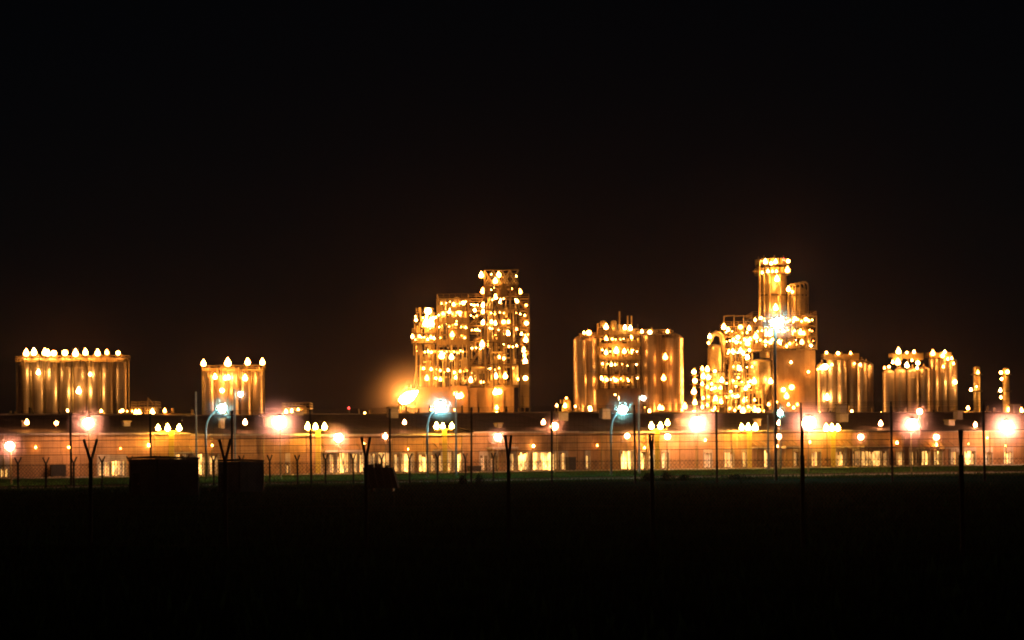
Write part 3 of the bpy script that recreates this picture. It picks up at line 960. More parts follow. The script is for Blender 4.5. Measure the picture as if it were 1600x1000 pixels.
for px, py, w in ((1196, 409, 7), (1205, 411.5, 6), (1212, 409, 7), (1231.5, 408, 7.5), (1230.5, 422, 10), (1214, 436, 11), (1212, 481, 11), (1200, 424, 5), (1207, 424, 4.5), (1213, 424, 5), (1191, 426, 4)):
    plamp(tc, px, py, D5 + 2.2, w)
plamp(tc, 1224.5, 406, D5 + 2.2, 5, G_RED)

sc2 = thing('caged_column', 'shorter caged column bundle with rounded pipe hoops beside the tallest column', 'process column', W(1246, 720, D5 + 8))
vessel('shell', sc2, 1246, 449, 560, 29, D5 + 8, D5 + 8, PIPE, 0.35)
for i, (px, hoop) in enumerate(((1232, 1244), (1238, 1251), (1244, 1257), (1249.5, 1262.5))):
    d = D5 + 2.8 + i * 0.35
    top = 444 - i
    pts = [W(px, 545, d), W(px, top + 6, d), W(px + 1.2, top + 2, d), W(px + 4, top, d), W(hoop - 4, top, d), W(hoop - 1.2, top + 2, d), W(hoop, top + 6, d), W(hoop, 545, d)]
    link('hoop_pipe', tube_mesh(('hoop', i), pts, 0.24, PIPE), Matrix.Identity(4), sc2)
z = W(1246, 463, D5 + 8).z
link('ring_deck', lathe('sc2ring', [(0, 0), (2.9, 0), (2.9, 0.3), (0, 0.3)], GRATE, 24), Matrix.Translation((W(1246, 463, D5 + 8).x, D5 + 8, z)), sc2)
for px, py, w in ((1232, 452, 7), (1238, 456, 5)):
    plamp(sc2, px, py, D5 + 2, w)

pb = thing('clad_block', 'large windowless clad block under the tallest column', 'process block', W(1241, 720, D5))
A, B = W(1207, 547, D5), W(1275.5, 720, D5)
n = 8; w = (B.x - A.x) / n
for i in range(n):
    for k, (za, zb) in enumerate(((0, 0.34), (0.34, 0.67), (0.67, 1.0))):
        box('cladding_panel', pb, (A.x + i * w + 0.02, A.x + (i + 1) * w - 0.02), (D5 + R.uniform(-0.05, 0.02), D5 + 0.3), (A.z * za + 0.02, A.z * zb - 0.02), CONC)
box('core', pb, (A.x + 0.1, B.x - 0.1), (D5 + 0.31, D5 + 15), (0, A.z - 0.1), CONC)
for px, py, w in ((1224, 609, 10), (1237, 605, 10), (1229, 619, 10), (1236, 566, 4), (1263, 581, 5), (1240, 637, 5), (1232, 632, 4.5), (1246, 632, 5)):
    plamp(pb, px, py, D5 - 1.2, w)

up = frame('platform_frame', 'triple-decked platform ringed by rows of lamps on the clad block', 1176, 1275.5, 494, D5 - 0.5, 15, 6, 2,
    [509, 526, 545], '.....X.....X.....X', 0.34, bottom=547)
clutter(up, 1178, 1272, 497, 545, D5 - 0.2, 8, 40, 71, 14)
for lev in (545, 526, 509):
    A, B = W(1177, lev, D5), W(1262, lev, D5)
    w = (B.x - A.x) / 14
    for i in range(14):
        if R.random() < 0.8:
            box('guard_panel', up, (A.x + i * w + 0.06, A.x + (i + 1) * w - 0.06), (D5 - 1.05, D5 - 0.95), (A.z - 0.1, A.z + R.uniform(0.7, 1.6)), CLAD)
for px, py, w in ((1189, 497, 8), (1180, 500, 4.5), (1194, 500, 5), (1223, 497, 4.5), (1242, 498, 7), (1259, 499, 7), (1264, 501, 6), (1233, 500, 4),
                  (1203, 521, 9), (1196, 523, 6), (1235, 520, 6.5), (1240, 521, 6), (1251, 520, 6.5), (1256, 521, 6), (1226, 518, 4), (1217, 521, 5), (1264, 526, 4.5),
                  (1204, 535, 8), (1234, 537, 6), (1243, 538, 6.5), (1253, 535, 7), (1219, 537, 4.5), (1229, 541, 4), (1267, 540, 4.5), (1196, 540, 5)):
    plamp(up, px, py, D5 - 1.6, w)

hv = thing('hopper_vessel', 'big golden round-bottomed hopper vessel in the tallest process block', 'vessel', W(1191, 720, D5 - 1))
vessel('shell', hv, 1191, 560, 621, 36, D5 - 1, D5 + 2, PIPE, 0.35, 0.45)
for dx in (-15, 0, 15):
    p = W(1191 + dx, 600, D5)
    bar('leg', hv, (p.x, D5 - 1.2, 0), (p.x, D5 - 1.2, p.z), 0.35, STEEL)
for px, py, w in ((1178.5, 596, 10), (1204, 596, 10)):
    plamp(hv, px, py, D5 - 2.2, w)

lt = thing('pressure_vessel', 'tall pale pressure vessel with a looped top pipe at the block left edge', 'vessel', W(1119, 720, D5))
vessel('shell', lt, 1119, 537, 655, 25, D5, D5 + 2, PIPE, 0.6)
a = [W(1110, 545, D5), W(1109, 534, D5), W(1112, 524, D5), W(1119, 520, D5), W(1127, 524, D5), W(1130, 534, D5), W(1130, 600, D5)]
link('loop_pipe', tube_mesh('looptop', a, 0.7, PIPE, 10), Matrix.Translation((0, 0.5, 0)), lt)
for k, lev in enumerate((582, 600, 618, 634)):
    z = W(1119, lev, D5).z; x = W(1119, lev, D5).x
    link('ring_deck', lathe(('ltring', lev), [(0, 0), (2.9, 0), (2.9, 0.25), (0, 0.25)], GRATE, 20), Matrix.Translation((x, D5 + 2, z)), lt)
for px, py, w in ((1109, 526, 8), (1107, 536, 5), (1128, 594, 7), (1117, 580, 6), (1126, 606, 6), (1118, 622, 7), (1127, 628, 6), (1117, 638, 5), (1112, 600, 4)):
    plamp(lt, px, py, D5 - 1.6, w)

mf = frame('piping_frame', 'crowded piping frame with hoop rails between pale vessel and hopper', 1132, 1175, 510, D5 + 1, 11, 3, 2,
    [526, 545, 566, 590, 614, 640], '............/.....', 0.36)
clutter(mf, 1133, 1175, 512, 645, D5 - 0.5, 9, 60, 81, 18)
for i, (pa, pb_) in enumerate(((1131, 1147), (1147, 1162), (1162, 1176))):
    pts = [W(pa, 512, D5 + 1), W(pa, 494, D5 + 1), W(pb_, 493, D5 + 1), W(pb_, 512, D5 + 1)]
    link('davit_frame', tube_mesh(('davit', i), pts, 0.16, STEEL), Matrix.Translation((0, i * 0.01, 0)), mf)
for px, py, w in ((1131, 511, 9.5), (1138, 515, 6), (1157, 511, 9), (1170.5, 513, 7), (1153, 527, 9), (1181, 526, 9.5), (1146, 530, 5), (1168, 536, 9), (1172, 530, 6), (1139, 549, 6.5), (1145, 549, 6.5),
                  (1157, 548, 10), (1167, 558, 9), (1162, 552, 7), (1171, 547, 5), (1155.5, 576, 8), (1153.5, 590, 6), (1150, 603, 5), (1165, 607, 6), (1170, 603, 5), (1142, 612, 4), (1164, 625, 8),
                  (1157, 637, 9), (1161, 642, 8), (1169, 637, 9), (1179, 640, 9), (1185, 641, 9), (1179, 625, 5), (1193, 642, 5), (1201, 632, 5), (1148, 641, 4), (1213, 628, 5)):
    plamp(mf, px, py, D5 - 2.6, w)

for i, (px, w, ys_, lab) in enumerate(((1085, 5, (581, 595, 612, 629, 645), 'slim lamp-studded column nearest the fat silos, left of the process block'),
                                  (1098, 6, (576, 588, 600, 622, 636), 'slim glowing column second left of the process block'),
                                  (1106, 6, (577, 590, 605, 620, 633), 'slim glowing column tight against the pale pressure vessel'))):
    t = thing('slim_column', lab, 'column', W(px, 720, D5 - 2), 0, 'slim lamp-studded columns')
    vessel('shell', t, px, 574 + i, 660, w, D5 - 2, D5 - 1.4, PIPE, 0.6)
    for k, py in enumerate(ys_):
        z = W(px, py + 6, D5 - 2).z; x = W(px, py, D5 - 2).x
        link('ring_deck', lathe('slimring', [(0, 0), (1.15, 0), (1.15, 0.2), (0, 0.2)], GRATE, 14), Matrix.Translation((x, D5 - 1.4, z)), t)
        plamp(t, px + (k % 2) * 1.5 - 0.7, py, D5 - 3.0, 9 if i == 0 else (8 if k < 2 else 5.5))

# ---- silo bank right of the process block and the broad bank
def small_bank(cols, w, d, phrase, group, lamps, deckpx, decky, label):
    for i, (px, top) in enumerate(cols):
        p = W(px, top, d)
        silo(p.x, p.y + (i % 2) * 0.6, w * d / F / 2 * 0.985, p.z, f'{ORD[i]} silo from the left end of {phrase}', group, 1.0)
    t = thing('roof_gantry', label, 'gantry', W((deckpx[0] + deckpx[1]) / 2, decky, d))
    A, B = W(deckpx[0], decky, d), W(deckpx[1], decky, d)
    n = max(2, round((B.x - A.x) / 2.6)); ww = (B.x - A.x) / n
    y0 = d - w * d / F / 2 - 0.9
    for i in range(n):
        box('deck_plate', t, (A.x + i * ww + 0.03, A.x + (i + 1) * ww - 0.03), (y0, d + 2), (A.z - 0.14, A.z), GRATE)
        box('guard_panel', t, (A.x + i * ww + 0.07, A.x + (i + 1) * ww - 0.07), (y0 - 0.1, y0 - 0.02), (A.z - R.uniform(0.2, 0.9), A.z + R.uniform(0.7, 1.2)), CLAD)
        bar('post', t, (A.x + (i + 0.5) * ww, y0 + 0.3, A.z - 2.5), (A.x + (i + 0.5) * ww, y0 + 0.3, A.z - 0.15), 0.2, STEEL)
    sticks('railing', t, rail_segs(A.x, B.x, y0, d + 2, A.z), 0.08, STEEL)
    for px, py, wp in lamps:
        plamp(t, px, py, y0 - 0.4, wp)
    return t

small_bank([(1284, 572), (1299.5, 562), (1315, 560), (1331, 562), (1346, 568), (1357, 572)][:5], 16, 505, 'the narrow bank between process block and broad bank', 'silos of the narrow bank',
    [(1291.5, 551, 5), (1309.5, 552, 5.5), (1329, 552, 5), (1289.5, 573, 11), (1283, 575, 6), (1292.5, 621, 11), (1317, 656, 6), (1344, 570, 5), (1300, 570, 4), (1335, 568, 4), (1278, 577, 5)],
    (1285, 1340), 560, 'walkway with three small lamps on the narrow silo bank')
p = W(1355, 570, 508); silo(p.x, p.y + 2, 2.0, p.z, 'slender end silo at the right end of the narrow bank', 'silos of the narrow bank', 1.0)
small_bank([(1388, 582), (1407, 580), (1426, 580), (1444, 578)], 20, 505, 'the broad bank with a headhouse on top', 'silos of the broad bank',
    [(1404, 549, 8.5), (1417, 551, 4), (1428, 550, 5), (1403, 566, 10), (1417, 571, 9.5), (1434, 567, 9), (1389, 573, 5), (1382, 575, 4), (1395, 566, 5), (1425, 563, 4), (1433, 575, 5)],
    (1391, 1440), 559, 'lamp-crowded walkway over the left silos of the broad bank')
small_bank([(1459, 562), (1474, 560), (1488, 566)], 15.5, 507, 'the taller right part of the broad bank', 'taller silos of the broad bank',
    [(1457.5, 552, 9), (1473, 556, 8), (1476, 550, 5), (1487, 560, 5), (1474, 573, 5), (1481, 561, 5), (1492.5, 597, 7), (1490, 568, 4)],
    (1449, 1484), 558, 'lamp-lit walkway over the taller right silos of the broad bank')

for i, (px, top, ls, lab) in enumerate(((1526, 572, ((1528, 582, 7), (1517, 609, 6), (1526, 604, 3.5)), 'slim lone column with two lamps right of the broad silo bank'),
        (1571.5, 574, ((1564, 582, 6), (1574, 581, 7), (1565, 592, 6), (1563, 610, 6), (1564, 621, 5), (1577, 640, 9), (1596, 642, 9), (1566, 648, 5)), 'slim lone column with a string of lamps at the skyline right end'))):
    t = thing('slim_column', lab, 'column', W(px, 720, 505), 0, 'lone slim columns')
    vessel('shell', t, px, top, 660, 10.5, 505, 505, PIPE, 0.5)
    for lev in (586, 612, 648):
        q = W(px, lev, 505)
        link('ring_deck', lathe('loneringdeck', [(0, 0), (1.5, 0), (1.5, 0.25), (0, 0.25)], GRATE, 18), Matrix.Translation((q.x, 505, q.z)), t)
    lx = W(px - 6, 600, 505).x
    sticks('ladder', t, [((lx, 503.6, 0), (lx, 503.6, W(px, 578, 505).z)), ((lx + 0.5, 503.6, 0), (lx + 0.5, 503.6, W(px, 578, 505).z))] +
           [((lx, 503.6, k * 0.6), (lx + 0.5, 503.6, k * 0.6)) for k in range(1, 40)], 0.08, STEEL)
    for (a, b, w) in ls:
        plamp(t, a, b, 502.8, w)

# ---- two small bright skids behind the warehouse roofs
def skid(label, px0, px1, py0, d, lamps, seed, jib=False):
    t = frame('process_skid', label, px0, px1, py0, d, 6, 3, 1, [py0 + 10, py0 + 20], '......', 0.25, cat='process skid')
    clutter(t, px0 + 1, px1 - 1, py0, py0 + 34, d, 5, 16, seed, 5)
    A, B = W(px0, py0 + 2, d), W(px1, py0 + 34, d)
    n = 6; w = (B.x - A.x) / n
    for i in range(n):
        box('back_panel', t, (A.x + i * w + 0.04, A.x + (i + 1) * w - 0.04), (d + 5, d + 5.1), (B.z, A.z), CLAD)
    for px, py, w in lamps:
        plamp(t, px, py, d - 0.7, w)
    if jib:
        p, q, r_ = W(231, 640, d), W(231, 621, d), W(240, 632, d)
        bar('jib_post', t, p, q, 0.16, STEEL); bar('jib_arm', t, q, r_, 0.16, STEEL)
    return t
skid('dazzling little process skid with a jib above the long warehouse roof', 205, 243, 636, 420,
     ((212, 645, 8), (217, 645, 8), (238, 645, 9), (213, 657, 7), (220, 662, 8), (229, 656, 9), (226, 664, 7), (208, 654, 6), (234, 657, 6), (207, 664, 5)), 91, True)
skid('small lit process skid behind the roof between small silo bank and red beacon', 441, 484, 638, 420,
     ((447, 643, 6), (456, 642, 6), (466, 642, 6), (472, 644, 5), (462, 652, 7), (453, 652, 6), (478, 650, 4)), 92)

deck_lamps(crown, 759, 808, (424, 446, 463, 484, 510, 535, 572), D3, 10, 301)
deck_lamps(upper, 685, 730, (469, 488, 506, 524, 545, 575), D3, 8, 302)
deck_lamps(cf, 937, 1000, (526, 543, 565, 588), D4 - 2.6, 10, 303)
deck_lamps(up, 1180, 1272, (497, 512, 528), D5 - 1.2, 9, 304)
deck_lamps(mf, 1134, 1175, (514, 528, 546, 568, 592, 615, 632), D5 - 1.5, 8, 305)
deck_lamps(lt, 1109, 1130, (585, 602, 620, 636), D5 - 1.5, 7, 306)
deck_lamps(linkf, 733, 756, (470, 490, 512, 540), D3 + 1, 9, 307)
deck_lamps(ring, 648, 682, (490, 506, 524, 545, 572), D3 + 0.5, 10, 309)
deck_lamps(stair, 812, 826, (470, 488, 517, 550), D3 + 0.5, 9, 308)
clutter(crown, 759, 809, 447, 603, D3 - 0.5, 3, 16, 221, 8, 0.08, 0.2)
clutter(cf, 936, 1000, 524, 607, D4 - 2.5, 3, 22, 222, 8, 0.08, 0.22)
clutter(upper, 684, 730, 470, 600, D3 - 0.6, 3, 18, 223, 6, 0.08, 0.2)
clutter(mf, 1132, 1206, 545, 648, D5 - 2.0, 3, 26, 224, 8, 0.08, 0.25)

def pipe_rack(px0, px1, py, d, label, seed):
    r = random.Random(seed)
    A, B = W(px0, py, d), W(px1, py, d)
    z = (A.z + B.z) / 2
    t = thing('pipe_rack', label, 'pipe rack', ((A.x + B.x) / 2, d, 0), 0, 'pipe racks behind the warehouse roofs')
    n = max(3, round((B.x - A.x) / 6))
    for i in range(n + 1):
        x = A.x + (B.x - A.x) * i / n
        for yy in (0, 3.0):
            bar('post', t, (x, d + yy, 0), (x, d + yy, z + r.choice((0.4, 0.4, 1.2))), 0.28, STEEL)
        bar('cross_beam', t, (x, d - 0.3, z), (x, d + 3.3, z), 0.24, STEEL)
    for k in range(5):
        xa, xb = A.x + r.uniform(0, 0.15) * (B.x - A.x), B.x - r.uniform(0, 0.2) * (B.x - A.x)
        pipe('pipe', t, (xa, d + 0.3 + k * 0.55, z + 0.35), (xb, d + 0.3 + k * 0.55, z + 0.35), r.uniform(0.1, 0.24), PIPE, 8)
    for k in range(int((B.x - A.x) / 2.2)):
        x = r.uniform(A.x, B.x); h = r.uniform(0.3, 1.5)
        pipe('valve_stem', t, (x, d + r.uniform(-0.1, 2.5), z + 0.2), (x, d + 0.2, z + 0.3 + h), r.uniform(0.06, 0.22), r.choice((PIPE, STEEL, DARKSTEEL)), 6)
    for k in range(int((B.x - A.x) / 4.5)):
        lamp(t, Vector((r.uniform(A.x, B.x), d - 0.5, z + r.uniform(-0.4, 1.2))), r.uniform(0.3, 0.75), G_WARM)
    return t
pipe_rack(560, 745, 650, 330, 'low pipe rack with small lamps along the foot of the concrete podium', 401)
pipe_rack(748, 935, 648, 335, 'low pipe rack with small lamps in the skyline gap right of the crowned tower', 402)
pipe_rack(1005, 1130, 648, 340, 'low pipe rack with small lamps below the fat silos and slim columns', 403)
pipe_rack(1270, 1560, 648, 345, 'low pipe rack with small lamps along the foot of the narrow and broad silo banks', 404)
pipe_rack(-40, 300, 652, 330, 'low pipe rack with small lamps along the foot of the wide silo bank', 405)
for px0, px1, py, lab in ((80, 103, 726, 'dark storage box against the long warehouse left of the near forked post'), (889, 900, 714, 'narrow dark storage box beside the two bright striped doors'),
                          (735, 752, 728, 'low dark storage box against the warehouse below the crowned tower')):
    ua, pa = on_front(px0, 1.5); ub, pb_ = on_front(px1, 1.5)
    zt = CAM_H - unroll((px0 + px1) / 2, py)[1] * pa.y / F
    TT = Matrix.Translation(pa) @ Matrix.Rotation(FANG, 4, 'Z')
    t = thing('storage_box', lab, 'storage box', pa, FANG)
    wv = ub - ua
    box('body', t, (0, wv), (0, 1.2), (0.1, zt - 0.08), DARKSTEEL, TT)
    box('lid', t, (-0.05, wv + 0.05), (-0.05, 1.25), (zt - 0.08, zt), DARKSTEEL, TT)
    for k in (0.1, wv - 0.25):
        box('foot', t, (k, k + 0.15), (0.05, 1.1), (0, 0.1), DARKSTEEL, TT)

# ------------------------------------------------------------------ pole lamps in the yard
def haloed(h, p, r, mat, ball=True):
    """bulb swollen to its glare, inside an added ball for its halo"""
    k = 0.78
    link('bulb', lathe(('bloom_globe', mat.name, not ball), BALL if ball else DROP, mat, 10), Matrix.Translation(p) @ Matrix.Scale(r * k, 4), h)
    om = HALO_COOL if mat is G_COOL else HALO_WARM
    link('bloom_globe', lathe(('halo_volume', om.name), BALL, om, 16), Matrix.Translation(p) @ Matrix.Scale(r * 3.8, 4), h)  # added scattering ball that spreads the bulb's halo

def flood(px, py, wpx, d, mat, label, name='flood_lamp', cat='flood lamp', group='flood lamps on poles', ball=True):
    p = W(px, py, d)
    t = thing(name, label, cat, (p.x, p.y, 0), 0, group)
    r = wpx * d / F
    pipe('pole', t, (p.x, p.y + 0.5, 0), (p.x, p.y + 0.5, p.z + r * 0.3), 0.09, STEEL, 8, taper=0.6)
    bar('bracket', t, (p.x, p.y + 0.5, p.z), (p.x, p.y + r * 0.35, p.z), 0.12, STEEL)
    h = link('lamp_head', lathe(('floodcap', round(r, 1)), [(r * 0.02, 0.56 * r), (r * 0.12, 0.52 * r), (r * 0.2, 0.40 * r), (r * 0.17, 0.36 * r)], DARKSTEEL, 12), Matrix.Translation(p), t)
    haloed(h, p, r, mat, ball)
    return t

FL = [
 (15, 697, 17, 178, 'dazzling pinkish flood lamp at the left end, lowest of its row'),
 (138, 661, 20, 225, 'dazzling pinkish flood lamp below the wide silo bank'),
 (437, 660, 25, 208, 'large dazzling pink flood lamp just right of the small silo bank'),
 (529, 684, 16, 232, 'pinkish flood lamp over the canopy with a lit door, left of the skip'),
 (778, 683, 13, 236, 'reddish flood lamp in front of the warehouse below the crowned tower'),
 (1090, 661, 25, 235, 'large dazzling pink flood lamp at the foot of the slim columns'),
 (1264, 661, 26, 212, 'largest dazzling flood lamp in front of the clad block'),
 (1425, 663, 22, 215, 'dazzling flood lamp in front of the broad silo bank'),
 (1573, 667, 25, 235, 'dazzling flood lamp with a starburst below the rightmost slim column'),
]
for px, py, w, d, lab in FL:
    flood(px, py, w, d if d < 216 else on_front(px, 4.5)[1].y, G_PINK, lab)
ML = [
 (602, 682, 9, 244, 'small warm lamp over the skip', False),
 (866, 666, 15, 240, 'broad warm double lamp on the tall fence line right of the crowned tower', True),
 (980, 681, 10, 250, 'small reddish lamp between the curved street lamp and a yellow mast', True),
 (1043, 682, 12, 255, 'medium warm lamp left of the largest pink lamp by the slim columns', True),
 (1345, 683, 11, 268, 'medium warm lamp over the long dock canopy', True),
 (1463, 683, 11, 274, 'medium warm lamp over the paired doors below the broad bank', True),
 (1217, 682, 10, 262, 'warm lamp low on the tall mast line below the clad block', True),
 (1437, 643, 11, 262, 'pale lamp just above the flood lamp by the broad bank', True),
]
for px, py, w, d, lab, ball in ML:
    flood(px, py, w, d, G_MED, lab, 'yard_lamp', 'yard lamp', 'medium yard lamps', ball)

# triple lamp masts with plain yellow masts
TR = [
 (247, 262, 280, 669, 268, 'yellow mast with three lamps behind the larger dark hut'),
 (481, 493, 507, 667, 497, 'yellow mast with three lamps between small silo bank and skip'),
 (682, 692, 706, 666, 695, 'yellow mast with three lamps below the lit elevated module'),
 (1018, 1032, 1043, 666, 1027, 'yellow mast with three uneven lamps right of the spiked frame'),
 (1159, 1169, 1180, 668, 1171, 'yellow mast with three lamps close together below the piping frame'),
 (1291, 1300, 1309, 669, 1302, 'yellow mast with three lamps close together below the narrow silo bank'),
]
for a, b, c_, py, mx, lab in TR:
    _, p = on_front(mx, 2.4)
    d = p.y
    t = thing('lamp_mast', lab, 'lamp mast', (p.x, p.y, 0), 0, 'yellow triple lamp masts')
    top = W(mx, py + 5, d)
    box('mast', t, (p.x - 0.32, p.x + 0.32), (d - 0.2, d + 0.2), (0, top.z), YELLOW)
    xa, xb = W(a, py, d).x, W(c_, py, d).x
    bar('cross_arm', t, (xa, d, top.z), (xb, d, top.z), 0.16, STEEL)
    for k, px in enumerate((a, b, c_)):
        plamp(t, px, py - (5 if (px, k) == (1043, 2) else 0), d - 0.3, 10.5, G_YELL)

# cool street lamps with curved arms
def curved(px_pole, px_lamp, py_lamp, d, wpx, label):
    b = W(px_pole, 720, d); l = W(px_lamp, py_lamp, d)
    t = thing('street_lamp', label, 'street lamp', (b.x, d, 0), 0, 'curved street lamps with cool light')
    s = 1 if px_lamp > px_pole else -1
    reach = abs(l.x - b.x)
    pts = [Vector((b.x, d, 0)), Vector((b.x, d, l.z - 2.4))]
    for k in range(1, 8):
        a = math.pi / 2 * k / 7
        pts.append(Vector((b.x + s * reach * 0.85 * (1 - math.cos(a)), d, l.z - 2.4 + 2.2 * math.sin(a))))
    pts.append(Vector((l.x, d, l.z + 0.1)))
    link('pole', tube_mesh(('curved', label), pts, [0.14] * 2 + [0.11] * 8, GALV, 10), Matrix.Identity(4), t)
    r = wpx * d / F
    h = link('lamp_head', lathe(('hood', round(r, 1)), [(0.02, 0.56 * r), (0.12 * r, 0.52 * r), (0.2 * r, 0.4 * r), (0.17 * r, 0.36 * r)], GALV, 12), Matrix.Translation(l), t)
    haloed(h, l, r, G_COOL)
curved(322, 347, 638, 203, 15, 'curved street lamp with bluish light between the two dark huts')
curved(668, 688, 635, 203, 18, 'curved street lamp with bluish light in front of the concrete podium')
curved(955, 973, 640, 207, 16, 'curved street lamp with bluish light in front of the spiked frame')

def straight(px, top, d, lamp_px, lamp_py, wpx, mat, label, base=None):
    b = W(px, top, d)
    t = thing('light_pole', label, 'light pole', (b.x, d, 0), 0, 'straight light poles')
    pipe('pole', t, (b.x, d, 0), (b.x, d, b.z), 0.15, GALV, 10, taper=0.7)
    if lamp_px is not None:
        l = W(lamp_px, lamp_py, d)
        bar('arm', t, (b.x, d, b.z - 0.15), (l.x, d, l.z + 0.3), 0.1, GALV)
        r = wpx * d / F
        h = link('lamp_head', lathe(('hood', round(r, 1)), [(0.02, 0.56 * r), (0.12 * r, 0.52 * r), (0.2 * r, 0.4 * r), (0.17 * r, 0.36 * r)], GALV, 12), Matrix.Translation(l), t)
        haloed(h, l, r, mat)
    return t
G_PALE = glow('pale_lamp_glow', (1.0, 0.92, 0.62), 45)
straight(366.5, 608, 228, 376, 616, 10, G_PALE, 'straight pale pole with a yellowish lamp in front of the small silo bank')
straight(712, 612, 222, 717, 619, 9, G_PALE, 'straight pale pole with a yellowish lamp in front of the concrete podium')
straight(998, 618, 222, 1005, 622, 9, G_PALE, 'straight pale pole with a yellowish lamp beside the curved lamp by the spiked frame')
straight(306, 612, 232, None, 0, 0, None, 'unlit bare straight pole at the edge of the larger dark hut')
straight(1200, 648, 240, None, 0, 0, None, 'slim unlit straight pole just left of the tall mast')
straight(1219, 630, 262, 1219, 645, 10, G_COOL, 'pole with a small bluish lamp beside the tall mast')
mast = straight(1210.5, 498, 166, 1215, 505, 20, G_COOL, 'tallest lamp mast with bluish white light standing before the tallest process block')

# ------------------------------------------------------------------ dark huts and skip at the field edge
def corr_mesh(key, L, H, pitch, amp, mat):
    n = int(L / pitch * 4)
    vs, fs = [], []
    for i in range(n + 1):
        x = L * i / n; y = -amp * (0.5 + 0.5 * math.cos(2 * math.pi * x / pitch))
        vs += [(x, y, 0), (x, y, H)]
    for i in range(n):
        fs.append((2 * i, 2 * i + 2, 2 * i + 3, 2 * i + 1))
    me = bpy.data.meshes.new('corrugated_sheet'); me.from_pydata(vs, [], fs); me.materials.append(mat)
    return me

def hut(px0, pxc, px1, topy, d, label, pitch=0.5):
    """two visible sides meeting at the corner column pxc"""
    c = Vector((*line_pt(pxc, d - 1.2), 0)); l = Vector((*line_pt(px0, d + 0.4), 0)); r = Vector((*line_pt(px1, d + 0.9), 0))
    zt = W((px0 + px1) / 2, topy, d).z
    t = thing('hut', label, 'hut', c, 0, 'dark huts at the field edge')
    bl = l + r - c
    for a, b in ((l, c), (c, r), (r, bl), (bl, l)):
        v = b - a
        T = Matrix.Translation(a) @ Matrix.Rotation(math.atan2(v.y, v.x), 4, 'Z')
        n = max(1, round(v.length / 1.0)); w = v.length / n
        for i in range(n):
            link('wall_sheet', corr_mesh(None, w - 0.02, zt - 0.05, w / round(max(2, w / 0.2)), 0.03, HUT), T @ Matrix.Translation((i * w + 0.01, 0, 0.03)), t)
    for q in (l, c, r, bl):
        bar('corner_post', t, (q.x, q.y, 0), (q.x, q.y, zt), 0.12, DARKSTEEL)
    me = bpy.data.meshes.new('hut_roof')
    m = (l + r) / 2
    top = []
    for q in (l, c, r, bl):
        o_ = m + (q - m) * 1.06
        top.append((o_.x, o_.y))
    zl = [zt + 0.02, zt + 0.10, zt + 0.02 - 0.04, zt]
    vs = [(x, y, z) for (x, y), z in zip(top, zl)] + [(x, y, z + 0.1) for (x, y), z in zip(top, zl)]
    me.from_pydata(vs, [], [(3, 2, 1, 0), (4, 5, 6, 7), (0, 1, 5, 4), (1, 2, 6, 5), (2, 3, 7, 6), (3, 0, 4, 7)])
    me.materials.append(HUTROOF)
    link('roof', me, Matrix.Identity(4), t)
    v = (c - l); T = Matrix.Translation(l) @ Matrix.Rotation(math.atan2(v.y, v.x), 4, 'Z')
    dr = box('door', t, (0.35, 1.0), (-0.09, -0.05), (0.05, zt * 0.62), DARKSTEEL, T)
    box('door_handle', dr, (0.9, 0.94), (-0.14, -0.09), (zt * 0.3, zt * 0.36), GALV, T)
    return t
hut(203, 246, 309, 717, 126, 'larger dark corrugated hut standing at the field edge before the yellow mast')
hut(342, 374, 411, 721, 136, 'smaller dark corrugated hut beside the near fence post, behind it the small silo bank')

sk = thing('skip', 'black tapered skip heaped with scrap at the field edge by a forked fence post', 'skip', (*line_pt(596, 134), 0))
T = Matrix.Translation((*line_pt(596, 134), 0))
s_ = F / 134
def skip_mesh():
    wt, wb, h = 50 / s_, 58 / s_, 32 / s_
    z0 = 0.25
    xs_t = (-28 / s_, 18 / s_); xs_b = (-21 / s_, 27 / s_)
    y = 1.1
    vs = [(xs_b[0], -y, z0), (xs_b[1], -y, z0), (xs_b[1], y, z0), (xs_b[0], y, z0), (xs_t[0], -y, z0 + h), (xs_t[1], -y, z0 + h), (xs_t[1], y, z0 + h), (xs_t[0], y, z0 + h)]
    me = bpy.data.meshes.new('skip_body')
    me.from_pydata(vs, [], [(3, 2, 1, 0), (0, 1, 5, 4), (1, 2, 6, 5), (2, 3, 7, 6), (3, 0, 4, 7), (4, 5, 6, 7)])
    me.materials.append(HUTROOF)
    return me, xs_t, z0 + h, y
me, xt, zt, yy = skip_mesh()
body = link('body', me, T, sk)
for k in range(4):
    x = xt[0] + (xt[1] - xt[0]) * (k + 0.5) / 4
    bar('rib', body, T @ Vector((x + 0.3, -yy - 0.05, 0.3)), T @ Vector((x, -yy - 0.05, zt)), 0.09, DARKSTEEL)
for k in range(13):
    x = R.uniform(xt[0] + 0.2, xt[1] - 0.2); a = R.uniform(-0.7, 0.7); l_ = R.uniform(0.1, 0.45)
    bar('scrap', sk, T @ Vector((x, R.uniform(-0.8, 0.8), zt - 0.15)), T @ Vector((x + a * l_, R.uniform(-0.8, 0.8), zt + l_ * 0.5)), R.uniform(0.1, 0.25), HUTROOF)
for sx in (-0.6, 0.75):
    box('skid_foot', sk, (sx - 0.08, sx + 0.08), (-1.0, 1.0), (0.0, 0.26), DARKSTEEL, T)

# ------------------------------------------------------------------ fences
def upright_wires(bay, h, spacing, z0=0.05):
    """upright wires of one bay with a few level ones"""
    n = int(bay / spacing)
    segs = [((bay * i / n, 0, z0), (bay * i / n, 0, z0 + h)) for i in range(1, n)]
    segs += [((0, 0.02, z0 + h * f), (bay, 0.02, z0 + h * f)) for f in (0.25, 0.45, 0.62, 0.8)]
    return segs

